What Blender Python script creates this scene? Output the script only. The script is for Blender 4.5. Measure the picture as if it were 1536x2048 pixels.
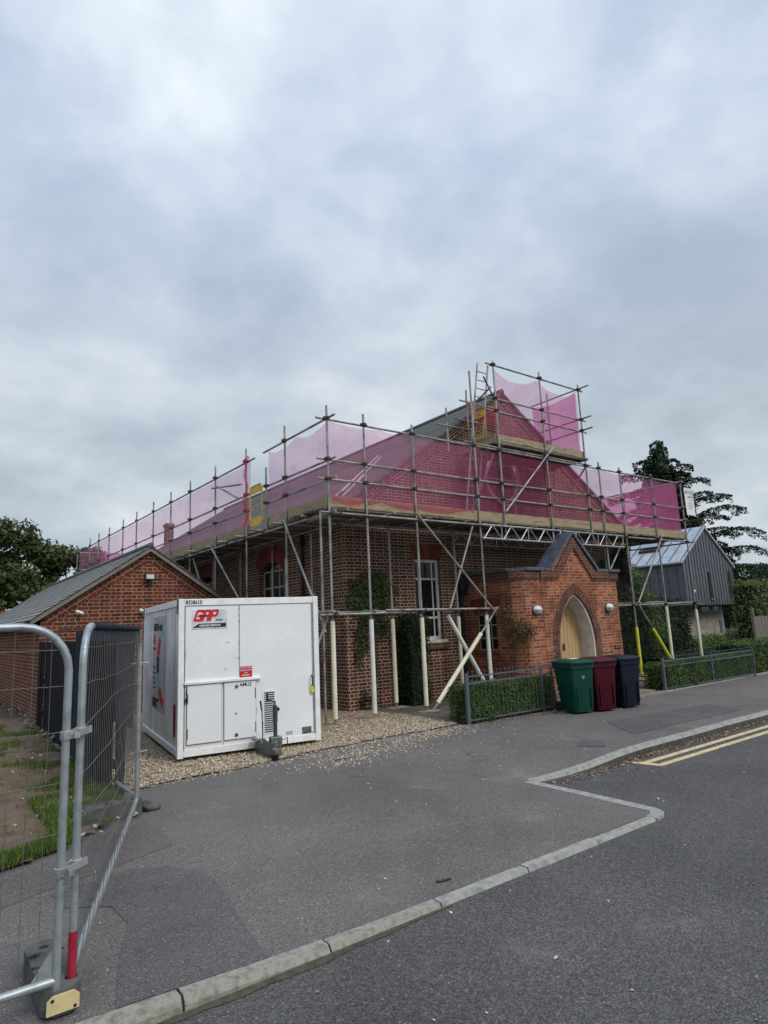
import bpy, bmesh, math, random
from math import sin, cos, pi, radians as R, hypot, atan2, sqrt
from mathutils import Vector as V, Matrix, noise
random.seed(7)
S = bpy.context.scene
for o in list(bpy.data.objects): bpy.data.objects.remove(o)
COL = S.collection

# ---------------------------------------------------------------- camera
YAW, PITCH, ROLL, CAMH = R(37.0548), R(10.0416), R(-2.5805), 1.85
cy, sy, cp, sp, cr, sr = cos(YAW), sin(YAW), cos(PITCH), sin(PITCH), cos(ROLL), sin(ROLL)
fw = V((sy*cp, cy*cp, sp)); rt = V((cy, -sy, 0)); up = rt.cross(fw)
rt2 = rt*cr + up*sr; up2 = up*cr - rt*sr
cam = bpy.data.cameras.new('camera'); camo = bpy.data.objects.new('camera', cam); COL.objects.link(camo)
cam.sensor_fit = 'HORIZONTAL'; cam.sensor_width = 36; cam.lens = 36*1268.365/1536
cam.clip_start = .05; cam.clip_end = 2000
m = Matrix.Identity(4)
for i in range(3): m[i][0] = rt2[i]; m[i][1] = up2[i]; m[i][2] = -fw[i]
m[2][3] = CAMH
camo.matrix_world = m; S.camera = camo
S.render.resolution_x = 768; S.render.resolution_y = 1024

# ---------------------------------------------------------------- sky, sun, exposure
SUN_EL, SUN_AZ = R(48), R(165)          # azimuth clockwise from +Y
W = bpy.data.worlds.new("World"); S.world = W; W.use_nodes = True
nt = W.node_tree; nt.nodes.clear()
def N(t, typ, **k):
    n = t.nodes.new(typ)
    for a, b in k.items():
        if a.startswith('i_'): n.inputs[a[2:].replace('_', ' ')].default_value = b
        else: setattr(n, a, b)
    return n
def L(t, a, b): t.links.new(a, b)
def ramp(t, fac, pts, interp='LINEAR'):
    n = t.nodes.new('ShaderNodeValToRGB'); e = n.color_ramp.elements; n.color_ramp.interpolation = interp
    while len(e) > 1: e.remove(e[-1])
    e[0].position = pts[0][0]; e[0].color = (*pts[0][1], 1)
    for p, c in pts[1:]:
        x = e.new(p); x.color = (*c, 1)
    L(t, fac, n.inputs[0]); return n.outputs[0]
def math_(t, op, a, b=None, clamp=False):
    n = t.nodes.new('ShaderNodeMath'); n.operation = op; n.use_clamp = clamp
    for i, x in enumerate((a, b)):
        if x is None: continue
        if isinstance(x, (int, float)): n.inputs[i].default_value = x
        else: L(t, x, n.inputs[i])
    return n.outputs[0]
def mixc(t, fac, a, b, mode='MIX'):
    n = t.nodes.new('ShaderNodeMix'); n.data_type = 'RGBA'; n.blend_type = mode
    for s, x in ((0, fac), (6, a), (7, b)):
        if isinstance(x, (int, float)): n.inputs[s].default_value = x
        elif isinstance(x, tuple): n.inputs[s].default_value = (*x, 1)
        else: L(t, x, n.inputs[s])
    return n.outputs[2]
SKX, SKY_ = 12.5, 9.1
tc = N(nt, 'ShaderNodeTexCoord'); sep = N(nt, 'ShaderNodeSeparateXYZ'); L(nt, tc.outputs['Generated'], sep.inputs[0])
zz = math_(nt, 'ADD', math_(nt, 'MAXIMUM', sep.outputs[2], 0.0), .30)
cmb = N(nt, 'ShaderNodeCombineXYZ')
L(nt, math_(nt, 'DIVIDE', sep.outputs[0], zz), cmb.inputs[0]); L(nt, math_(nt, 'DIVIDE', sep.outputs[1], zz), cmb.inputs[1])
n1 = N(nt, 'ShaderNodeTexNoise', i_Scale=1.7, i_Detail=5.5, i_Roughness=.50, i_Distortion=.1); mp1 = N(nt, 'ShaderNodeMapping'); mp1.inputs['Location'].default_value = (SKX, SKY_, 0); L(nt, cmb.outputs[0], mp1.inputs[0]); L(nt, mp1.outputs[0], n1.inputs['Vector'])
mp = N(nt, 'ShaderNodeMapping'); mp.inputs['Location'].default_value = (3.1, 7.7, 0); L(nt, cmb.outputs[0], mp.inputs[0])
n2 = N(nt, 'ShaderNodeTexNoise', i_Scale=4.0, i_Detail=5.5, i_Roughness=.52, i_Distortion=.15); L(nt, mp.outputs[0], n2.inputs['Vector'])
f = math_(nt, 'ADD', math_(nt, 'MULTIPLY', n1.outputs[0], .64), math_(nt, 'MULTIPLY', n2.outputs[0], .36))
low = ramp(nt, f, [(.40, (.355, .41, .46)), (.47, (.41, .465, .515)), (.54, (.475, .525, .565)), (.64, (.59, .62, .645))])
high = ramp(nt, f, [(.38, (.315, .385, .51)), (.45, (.365, .44, .565)), (.52, (.435, .51, .63)), (.58, (.53, .60, .70)), (.67, (.70, .76, .82))])
hm = N(nt, 'ShaderNodeMapRange'); hm.inputs[1].default_value = .25; hm.inputs[2].default_value = .62; L(nt, sep.outputs[2], hm.inputs[0])
ccol = mixc(nt, hm.outputs[0], low, high)
zb = N(nt, 'ShaderNodeMapRange'); zb.inputs[1].default_value = .80; zb.inputs[2].default_value = 1; zb.inputs[3].default_value = 1; zb.inputs[4].default_value = 2.5
L(nt, sep.outputs[2], zb.inputs[0])
bg = N(nt, 'ShaderNodeBackground'); L(nt, ccol, bg.inputs[0]); L(nt, zb.outputs[0], bg.inputs[1])
sky = N(nt, 'ShaderNodeTexSky', sky_type='NISHITA', sun_disc=False, sun_elevation=SUN_EL, sun_rotation=SUN_AZ)
bg2 = N(nt, 'ShaderNodeBackground'); L(nt, sky.outputs[0], bg2.inputs[0]); bg2.inputs[1].default_value = .1
mx = N(nt, 'ShaderNodeMixShader'); mx.inputs[0].default_value = .06; L(nt, bg.outputs[0], mx.inputs[1]); L(nt, bg2.outputs[0], mx.inputs[2])
wo = N(nt, 'ShaderNodeOutputWorld'); L(nt, mx.outputs[0], wo.inputs[0])
sun = bpy.data.lights.new('sun', 'SUN'); sun.energy = 1.5; sun.angle = R(24); sun.color = (1, .94, .86)
suno = bpy.data.objects.new('sun', sun); COL.objects.link(suno)
suno.rotation_euler = (R(90)-SUN_EL, 0, pi-SUN_AZ)
S.view_settings.view_transform = 'Standard'; S.view_settings.look = 'None'; S.view_settings.exposure = 0.38; S.view_settings.gamma = 1
S.view_settings.use_curve_mapping = False
try:
    S.cycles.transparent_max_bounces = 24; S.cycles.max_bounces = 8
except Exception: pass

# ---------------------------------------------------------------- materials
def newmat(name):
    mt = bpy.data.materials.new(name); mt.use_nodes = True; t = mt.node_tree
    return mt, t, t.nodes['Principled BSDF']
def texco(t, kind='Object', scale=None):
    c = N(t, 'ShaderNodeTexCoord'); o = c.outputs[kind]
    if scale:
        mp = N(t, 'ShaderNodeMapping'); mp.inputs['Scale'].default_value = scale; L(t, o, mp.inputs[0]); o = mp.outputs[0]
    return o
def noise_(t, vec, scale, detail=3, rough=.55, dist=0):
    n = N(t, 'ShaderNodeTexNoise', i_Scale=scale, i_Detail=detail, i_Roughness=rough, i_Distortion=dist); L(t, vec, n.inputs['Vector']); return n.outputs[0]
def bump_(t, bs, h, strength=.3, dist=.01):
    b = N(t, 'ShaderNodeBump', i_Strength=strength, i_Distance=dist); L(t, h, b.inputs['Height']); L(t, b.outputs[0], bs.inputs['Normal'])
def plain(name, c, rough=.6, metal=0, var=.15, scale=6, c2=None, spec=.4, bump=0, bscale=60, streak=None, island=0):
    mt, t, bs = newmat(name); co = texco(t, 'Object', streak)
    f = noise_(t, co, scale, 4)
    c2 = c2 or tuple(x*(1-var*2) for x in c)
    ca = tuple(min(1, x*(1+var*.6)) for x in c)
    col = ramp(t, f, [(.3, c2), (.55, c), (.75, ca)])
    if island:
        g = N(t, 'ShaderNodeNewGeometry'); v = math_(t, 'ADD', math_(t, 'MULTIPLY', g.outputs['Random Per Island'], 2*island), 1-island)
        hv = N(t, 'ShaderNodeHueSaturation'); L(t, col, hv.inputs['Color']); L(t, v, hv.inputs['Value']); col = hv.outputs[0]
    L(t, col, bs.inputs['Base Color']); bs.inputs['Roughness'].default_value = rough; bs.inputs['Metallic'].default_value = metal
    bs.inputs['Specular IOR Level'].default_value = spec
    if bump: bump_(t, bs, noise_(t, co, bscale, 3), bump)
    return mt
def brickmat(name, c1, c2, mortar, stain=(.06, .04, .035), stain_amt=.35, bw=.225, rh=.075, ms=.009, english=True, eff=None, ca=None):
    mt, t, bs = newmat(name); co = texco(t)
    g = N(t, 'ShaderNodeNewGeometry'); sn = N(t, 'ShaderNodeSeparateXYZ'); L(t, g.outputs['Normal'], sn.inputs[0])
    ax = math_(t, 'GREATER_THAN', math_(t, 'ABSOLUTE', sn.outputs[0]), .7)
    sc = N(t, 'ShaderNodeSeparateXYZ'); L(t, co, sc.inputs[0])
    m_ = N(t, 'ShaderNodeMix'); L(t, ax, m_.inputs[0]); L(t, sc.outputs[0], m_.inputs[2]); L(t, sc.outputs[1], m_.inputs[3])
    cb = N(t, 'ShaderNodeCombineXYZ'); L(t, m_.outputs[0], cb.inputs[0]); L(t, sc.outputs[2], cb.inputs[1])
    # wobble so that courses are not ruler straight
    nw = N(t, 'ShaderNodeTexNoise', i_Scale=9.0, i_Detail=2.0); L(t, cb.outputs[0], nw.inputs['Vector'])
    vs = N(t, 'ShaderNodeVectorMath', operation='SUBTRACT'); L(t, nw.outputs['Color'], vs.inputs[0]); vs.inputs[1].default_value = (.5, .5, .5)
    vm = N(t, 'ShaderNodeVectorMath', operation='SCALE'); L(t, vs.outputs[0], vm.inputs[0]); vm.inputs[3].default_value = .012
    va = N(t, 'ShaderNodeVectorMath', operation='ADD'); L(t, cb.outputs[0], va.inputs[0]); L(t, vm.outputs[0], va.inputs[1])
    b = N(t, 'ShaderNodeTexBrick'); L(t, va.outputs[0], b.inputs['Vector'])
    b.offset = .25 if english else .5; b.offset_frequency = 2; b.squash = .5 if english else 1; b.squash_frequency = 2
    b.inputs['Scale'].default_value = 1; b.inputs['Brick Width'].default_value = bw; b.inputs['Row Height'].default_value = rh
    b.inputs['Mortar Size'].default_value = ms; b.inputs['Mortar Smooth'].default_value = .15; b.inputs['Bias'].default_value = 0
    b.inputs['Color1'].default_value = (*c1, 1); b.inputs['Color2'].default_value = (*c2, 1); b.inputs['Mortar'].default_value = (*mortar, 1)
    s1 = noise_(t, cb.outputs[0], 1.1, 5, .6); s2 = noise_(t, cb.outputs[0], 14, 3)
    col = mixc(t, math_(t, 'MULTIPLY', ramp(t, s1, [(.42, (0, 0, 0)), (.68, (1, 1, 1))]), stain_amt), b.outputs['Color'], stain)
    col = mixc(t, .35, col, ramp(t, s2, [(.3, (.55, .55, .55)), (.7, (1.25, 1.2, 1.15))]), 'MULTIPLY')
    s3 = noise_(t, va.outputs[0], 3.2, 4, .7)
    col = mixc(t, .6, col, ramp(t, s3, [(.30, (.55, .52, .52)), (.5, (1, 1, 1)), (.70, (1.35, 1.28, 1.2))]), 'MULTIPLY')
    if eff:   # pale salt staining, in a patch of its own
        ex, ez, er = eff
        dx = math_(t, 'DIVIDE', math_(t, 'SUBTRACT', m_.outputs[0], ex), er); dz = math_(t, 'DIVIDE', math_(t, 'SUBTRACT', sc.outputs[2], ez), er*.6)
        d = math_(t, 'ADD', math_(t, 'MULTIPLY', dx, dx), math_(t, 'MULTIPLY', dz, dz))
        mk = math_(t, 'MULTIPLY', math_(t, 'SUBTRACT', 1, d, True), ramp(t, noise_(t, cb.outputs[0], 10, 4), [(.42, (0, 0, 0)), (.6, (.9, .9, .9))]))
        col = mixc(t, mk, col, (.5, .48, .46))
    L(t, col, bs.inputs['Base Color']); bs.inputs['Roughness'].default_value = .9; bs.inputs['Specular IOR Level'].default_value = .2
    h = math_(t, 'ADD', math_(t, 'SUBTRACT', 1, b.outputs['Fac']), math_(t, 'MULTIPLY', s2, .35))
    bump_(t, bs, h, .5, .008)
    return mt
def leafmat(name, c, c2, rough=.55, trans=.25, spec=.3):
    mt, t, bs = newmat(name); g = N(t, 'ShaderNodeNewGeometry')
    f2 = noise_(t, texco(t), 1.2, 3)
    f = math_(t, 'ADD', math_(t, 'MULTIPLY', g.outputs['Random Per Island'], .7), math_(t, 'MULTIPLY', f2, .3))
    col = ramp(t, f, [(.05, c2), (.5, c), (.95, tuple(min(1, x*1.7) for x in c))])
    L(t, col, bs.inputs['Base Color']); bs.inputs['Roughness'].default_value = rough; bs.inputs['Specular IOR Level'].default_value = spec
    tr = N(t, 'ShaderNodeBsdfTranslucent'); L(t, col, tr.inputs[0]); ms = N(t, 'ShaderNodeMixShader'); ms.inputs[0].default_value = trans
    L(t, bs.outputs[0], ms.inputs[1]); L(t, tr.outputs[0], ms.inputs[2]); L(t, ms.outputs[0], t.nodes['Material Output'].inputs[0])
    return mt
def netmat(name, dif, trl, fac, tint, streak=(1, 1, 1), var=.12):
    mt, t, bs = newmat(name); t.nodes.remove(bs); co = texco(t, 'Object', streak)
    d = N(t, 'ShaderNodeBsdfDiffuse'); d.inputs[0].default_value = (*dif, 1)
    tl = N(t, 'ShaderNodeBsdfTranslucent'); tl.inputs[0].default_value = (*trl, 1)
    a = N(t, 'ShaderNodeMixShader'); a.inputs[0].default_value = .5; L(t, d.outputs[0], a.inputs[1]); L(t, tl.outputs[0], a.inputs[2])
    tp = N(t, 'ShaderNodeBsdfTransparent'); tp.inputs[0].default_value = (*tint, 1)
    n = noise_(t, co, 1.6, 4, .6, .8); n2_ = noise_(t, co, 24, 2)
    f = math_(t, 'ADD', math_(t, 'MULTIPLY', math_(t, 'SUBTRACT', n, .5), var*2.2), math_(t, 'ADD', math_(t, 'MULTIPLY', math_(t, 'SUBTRACT', n2_, .5), .03), fac), True)
    cr_ = N(t, 'ShaderNodeTexNoise', i_Scale=1.0, i_Detail=2.0, i_Roughness=.45, i_Distortion=1.6); L(t, co, cr_.inputs['Vector'])
    rd = math_(t, 'SUBTRACT', 1, math_(t, 'MULTIPLY', math_(t, 'ABSOLUTE', math_(t, 'SUBTRACT', cr_.outputs[0], .5)), 22), True)
    f = math_(t, 'ADD', f, math_(t, 'MULTIPLY', rd, .07), True)
    ms = N(t, 'ShaderNodeMixShader'); L(t, f, ms.inputs[0]); L(t, tp.outputs[0], ms.inputs[1]); L(t, a.outputs[0], ms.inputs[2])
    L(t, ms.outputs[0], t.nodes['Material Output'].inputs[0]); return mt
def asphalt(name, dark, mid, light, warm, crack=True):
    mt, t, bs = newmat(name); co = texco(t)
    fine = noise_(t, co, 95, 2, .7); med = noise_(t, co, 28, 3, .6); big = noise_(t, co, .55, 5, .6); mid_ = noise_(t, co, 2.3, 4, .6)
    base = ramp(t, fine, [(.30, dark), (.5, mid), (.72, light)])
    col = mixc(t, .5, base, ramp(t, med, [(.3, (.75, .75, .75)), (.7, (1.3, 1.3, 1.3))]), 'MULTIPLY')
    col = mixc(t, .85, col, ramp(t, big, [(.3, (.78, .78, .80)), (.5, (1, 1, 1)), (.72, (1.22, 1.2, 1.17))]), 'MULTIPLY')
    col = mixc(t, .5, col, ramp(t, mid_, [(.32, (.84, .84, .86)), (.68, (1.14, 1.12, 1.1))]), 'MULTIPLY')
    # pale chippings bound in the surface
    v = N(t, 'ShaderNodeTexVoronoi', i_Scale=55.0); L(t, co, v.inputs['Vector'])
    sv = N(t, 'ShaderNodeSeparateColor'); L(t, v.outputs['Color'], sv.inputs[0])
    ch = math_(t, 'MULTIPLY', math_(t, 'LESS_THAN', v.outputs['Distance'], .33), math_(t, 'GREATER_THAN', sv.outputs[0], .945))
    col = mixc(t, math_(t, 'MULTIPLY', ch, .55), col, warm)
    dn = noise_(t, co, 1.15, 6, .68, .6)   # pale dust drifts and darker damp stains
    col = mixc(t, ramp(t, dn, [(.60, (0, 0, 0)), (.74, (.42, .42, .42))]), col, tuple(min(1, x*1.15) for x in light))
    col = mixc(t, ramp(t, dn, [(.24, (.50, .50, .50)), (.36, (0, 0, 0))]), col, dark)
    wv = N(t, 'ShaderNodeTexNoise', i_Scale=1.6, i_Detail=3.0); L(t, co, wv.inputs['Vector']); wa = N(t, 'ShaderNodeVectorMath', operation='SCALE'); wa.inputs[3].default_value = .9; L(t, wv.outputs['Color'], wa.inputs[0])
    wb = N(t, 'ShaderNodeVectorMath', operation='ADD'); L(t, co, wb.inputs[0]); L(t, wa.outputs[0], wb.inputs[1])
    vc = N(t, 'ShaderNodeTexVoronoi', i_Scale=.33); vc.feature = 'DISTANCE_TO_EDGE'; L(t, wb.outputs[0], vc.inputs['Vector'])
    ck = math_(t, 'MULTIPLY', math_(t, 'LESS_THAN', vc.outputs['Distance'], .0035), ramp(t, noise_(t, co, .8, 2), [(.58, (0, 0, 0)), (.64, (.45, .45, .45))]))
    col = mixc(t, ck, col, (.02, .019, .018))
    L(t, col, bs.inputs['Base Color']); bs.inputs['Roughness'].default_value = .88; bs.inputs['Specular IOR Level'].default_value = .25
    bump_(t, bs, math_(t, 'ADD', fine, math_(t, 'MULTIPLY', med, .6)), .55, .006)
    return mt

M = {}
M['road'] = asphalt('road_asphalt', (.026, .0255, .0250), (.074, .0725, .071), (.165, .160, .154), (.30, .29, .27))
M['path'] = asphalt('path_asphalt', (.056, .0525, .049), (.118, .109, .102), (.225, .210, .197), (.42, .39, .36))
M['patch'] = asphalt('patch_asphalt', (.050, .046, .045), (.096, .088, .086), (.180, .168, .162), (.34, .32, .30))
M['patch2'] = asphalt('older_patch_asphalt', (.052, .047, .044), (.104, .094, .089), (.19, .175, .165), (.34, .32, .30))
M['kerb'] = plain('kerb_concrete', (.30, .295, .27), .9, var=.18, scale=14, bump=.4, bscale=90)
M['kerb_old'] = plain('kerb_mossy_concrete', (.275, .262, .225), .95, c2=(.165, .155, .125), scale=22, bump=.7, bscale=60)
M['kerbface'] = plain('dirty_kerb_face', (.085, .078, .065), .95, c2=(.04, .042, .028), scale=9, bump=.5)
M['yellow_line'] = plain('worn_yellow_paint', (.58, .46, .26), .8, c2=(.32, .26, .16), scale=16, bump=.2)
M['soil'] = plain('soil', (.135, .098, .066), 1, c2=(.065, .046, .032), scale=3.2, bump=1, bscale=18)
M['bed'] = plain('bed_soil', (.10, .088, .070), 1, c2=(.05, .045, .035), scale=4, bump=.8, bscale=25)  # planting bed soil, darker and greyer than the garden soil
M['field'] = plain('rough_grass_ground', (.06, .085, .03), 1, c2=(.03, .045, .018), scale=.3)
M['gravelbase'] = plain('gravel_base', (.27, .21, .14), 1, c2=(.09, .07, .05), scale=45, bump=1, bscale=40)
M['stone'] = plain('gravel_stones', (.46, .385, .285), .85, c2=(.30, .24, .17), scale=20, island=.42)
M['rubble'] = plain('grey_rubble', (.20, .19, .17), .95, var=.25, scale=9, island=.4)
M['palestone'] = plain('pale_stones', (.50, .46, .40), .9, var=.2, scale=9, island=.4)
M['hallbrick'] = brickmat('old_dark_red_brick', (.125, .042, .026), (.042, .019, .015), (.40, .305, .24), stain_amt=.35, ms=.0095)
M['porchbrick'] = brickmat('orange_porch_brick', (.46, .145, .060), (.15, .038, .024), (.37, .25, .175), stain=(.13, .042, .028), stain_amt=.75, ms=.011, eff=(12.0, 2.62, .75))
M['garagebrick'] = brickmat('garage_red_brick', (.185, .050, .028), (.080, .024, .017), (.34, .235, .165), stain=(.08, .03, .02), stain_amt=.35, rh=.086, bw=.25, ms=.0095)
M['darkbrick'] = brickmat('dark_parapet_brick', (.15, .055, .036), (.080, .034, .025), (.20, .14, .11), rh=.075, stain_amt=.4)
M['palebrick'] = brickmat('pale_grey_brick', (.40, .37, .33), (.27, .25, .22), (.42, .40, .36), stain=(.22, .2, .17), english=False)
M['voussoir'] = plain('rubbed_red_brick', (.17, .038, .022), .85, var=.2, scale=20, island=.35)
M['voussoir_dark'] = plain('dark_arch_brick', (.13, .055, .036), .85, var=.2, scale=20, island=.35)
M['mortar'] = plain('mortar', (.44, .35, .27), .95)
M['cream'] = plain('cream_render', (.66, .63, .56), .8, c2=(.47, .44, .38), scale=4)
M['frame_w'] = plain('cream_window_paint', (.58, .56, .50), .55, scale=5)
M['frame_o'] = plain('ochre_window_paint', (.42, .31, .19), .6, scale=5)
M['glass'] = plain('dark_window_glass', (.012, .013, .014), .08, spec=.28, var=.1)
M['coping'] = plain('slate_blue_coping', (.085, .098, .125), .5, c2=(.045, .05, .062), scale=5, bump=.2)
M['black'] = plain('black_paint', (.012, .012, .014), .5)
M['stained'] = plain('black_stained_timber', (.012, .013, .019), .8, streak=(8, 8, .8), var=.3, spec=.12)
M['oak'] = plain('oak_door', (.50, .345, .185), .6, c2=(.37, .235, .11), scale=6, streak=(9, 9, .6), bump=.2, bscale=30)
M['steel'] = plain('galvanised_steel', (.42, .425, .42), .48, metal=.55, c2=(.24, .235, .225), scale=5, streak=(3, 3, 1))
M['scaf'] = plain('scaffold_tube_steel', (.33, .325, .31), .55, metal=.45, c2=(.13, .11, .09), scale=3.2)
M['coupler'] = plain('rusty_coupler_steel', (.075, .062, .052), .75, metal=.3, c2=(.12, .06, .03), scale=20)
M['heras'] = plain('galvanised_fence_tube', (.36, .40, .41), .45, metal=.5, c2=(.25, .28, .29), scale=12)
M['wire'] = plain('fence_wire', (.16, .15, .14), .6, metal=.2)
M['foamw'] = plain('white_foam_sleeve', (.72, .72, .67), .8, var=.08, scale=3)
M['foamc'] = plain('cream_foam_sleeve', (.74, .73, .54), .8, var=.08, scale=3)
M['foamy'] = plain('yellow_foam_sleeve', (.62, .60, .05), .8, c2=(.50, .50, .12), scale=4)
M['board'] = plain('scaffold_board_timber', (.33, .265, .165), .85, c2=(.20, .15, .09), scale=3, streak=(1.2, 1.2, 6), bump=.3, bscale=30)
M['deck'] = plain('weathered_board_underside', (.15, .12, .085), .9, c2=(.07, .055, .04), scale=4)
M['net'] = netmat('pink_debris_netting', (.60, .14, .27), (.95, .48, .68), .32, (1, .87, .94), var=.12)
M['netr'] = netmat('magenta_netting_layers', (.64, .06, .26), (.95, .30, .60), .48, (1, .68, .88), var=.14)
M['nettail'] = netmat('loose_red_pink_netting', (.58, .13, .20), (.85, .30, .42), .34, (1, .78, .84), streak=(1, 1, 4))
M['shade'] = netmat('dark_shade_netting', (.085, .095, .125), (.03, .034, .045), .88, (.5, .52, .6), streak=(9, 9, .5), var=.30)
M['cabin'] = plain('white_cabin_panel', (.80, .82, .83), .42, c2=(.77, .79, .79), scale=1.6, bump=.04, bscale=3)
M['rust'] = plain('rust_run', (.34, .22, .12), .9, c2=(.50, .42, .33), scale=30)
M['cabinside'] = plain('grubby_white_panel', (.72, .74, .75), .45, c2=(.52, .52, .50), scale=2.0)
M['cabintrim'] = plain('white_cabin_frame', (.84, .85, .85), .45, c2=(.74, .74, .71), scale=7)
M['seamc'] = plain('grey_seam', (.16, .17, .18), .7)
M['red'] = plain('sign_red', (.56, .015, .03), .5, var=.05)
M['navy'] = plain('sign_navy', (.008, .022, .055), .5, var=.05)
M['white'] = plain('sign_white', (.78, .78, .78), .5, var=.03)
M['signgrey'] = plain('poster_grey', (.42, .43, .42), .5, c2=(.33, .34, .33), scale=3)
M['teal'] = plain('poster_blue', (.20, .40, .50), .5, var=.05)
M['ink'] = plain('black_ink', (.01, .01, .012), .6)
M['fade'] = plain('faded_print', (.42, .44, .50), .7)
M['bing'] = plain('green_bin_plastic', (.002, .052, .034), .45, var=.12, scale=3, spec=.28)
M['binr'] = plain('maroon_bin_plastic', (.060, .0015, .010), .45, var=.12, scale=3, spec=.28)
M['bink'] = plain('navy_bin_plastic', (.006, .009, .021), .5, var=.12, scale=3, spec=.28)
M['rubber'] = plain('black_rubber', (.015, .015, .015), .85)
M['block'] = plain('grey_fence_foot', (.10, .102, .098), .95, c2=(.045, .045, .042), scale=8, bump=.6, bscale=50)
M['reflect'] = plain('pale_yellow_reflector', (.62, .52, .27), .6, c2=(.50, .40, .19), scale=9)
M['tape'] = plain('red_tape', (.36, .02, .045), .5, c2=(.26, .01, .025), scale=30)
M['safety'] = plain('yellow_safety_paint', (.64, .44, .03), .5, c2=(.5, .33, .03), scale=6)
M['slate'] = brickmat('grey_roof_slate', (.115, .120, .122), (.070, .074, .076), (.030, .031, .032), stain=(.12, .115, .09), stain_amt=.35, bw=.25, rh=.20, ms=.006, english=False)
M['gslate'] = brickmat('garage_slate', (.125, .130, .128), (.080, .085, .082), (.035, .036, .035), stain=(.14, .135, .10), stain_amt=.4, bw=.30, rh=.19, ms=.010, english=False)
M['verge'] = plain('grey_barge_board', (.21, .195, .165), .8, scale=5)
M['zincroof'] = plain('pale_zinc_roof', (.40, .45, .50), .42, metal=.3, scale=2)
M['zinc'] = plain('dark_zinc_cladding', (.135, .14, .16), .5, metal=.2, c2=(.105, .11, .128), scale=2)
M['redtile'] = plain('red_roof_tile', (.20, .075, .055), .8, scale=9)
M['hedge'] = leafmat('privet_leaves', (.075, .125, .030), (.026, .045, .012))
M['ivy'] = leafmat('ivy_leaves', (.040, .065, .018), (.012, .022, .008), .45)
M['yew'] = leafmat('yew_leaves', (.020, .035, .014), (.007, .013, .006))
M['tree'] = leafmat('tree_leaves', (.058, .080, .022), (.018, .028, .010))
M['limeleaf'] = leafmat('light_hedge_leaves', (.110, .150, .045), (.040, .060, .018))
M['brownleaf'] = leafmat('brown_shrub_leaves', (.085, .062, .026), (.035, .028, .012))
M['cedar'] = leafmat('cedar_needles', (.042, .066, .036), (.015, .025, .015), trans=.1)
M['grass'] = leafmat('grass_blades', (.115, .175, .035), (.05, .085, .018), trans=.3)
M['dryleaf'] = leafmat('fallen_leaves', (.28, .19, .13), (.13, .08, .05))
M['straw'] = leafmat('dry_grass_straw', (.22, .175, .085), (.11, .085, .04))
M['bark'] = plain('bark', (.06, .048, .036), .95, scale=8)
M['core'] = plain('hedge_dark_fill', (.010, .014, .006), 1)  # near-black fill for hedge interiors, inner shade put into the colour
M['railing'] = plain('blue_grey_railing_paint', (.095, .115, .140), .5, c2=(.07, .08, .09), scale=20)
M['greyplank'] = plain('grey_weathered_planks', (.19, .165, .145), .9, c2=(.11, .095, .08), scale=4, streak=(9, 9, .8))
M['lamp'] = plain('frosted_lamp', (.62, .64, .64), .3, var=.05)
M['paving'] = plain('paving_slab', (.20, .18, .15), .95, c2=(.12, .11, .09), scale=6, bump=.3)
M['silver'] = plain('cast_steel', (.18, .195, .185), .5, metal=.5, c2=(.05, .055, .05), scale=22)

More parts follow.
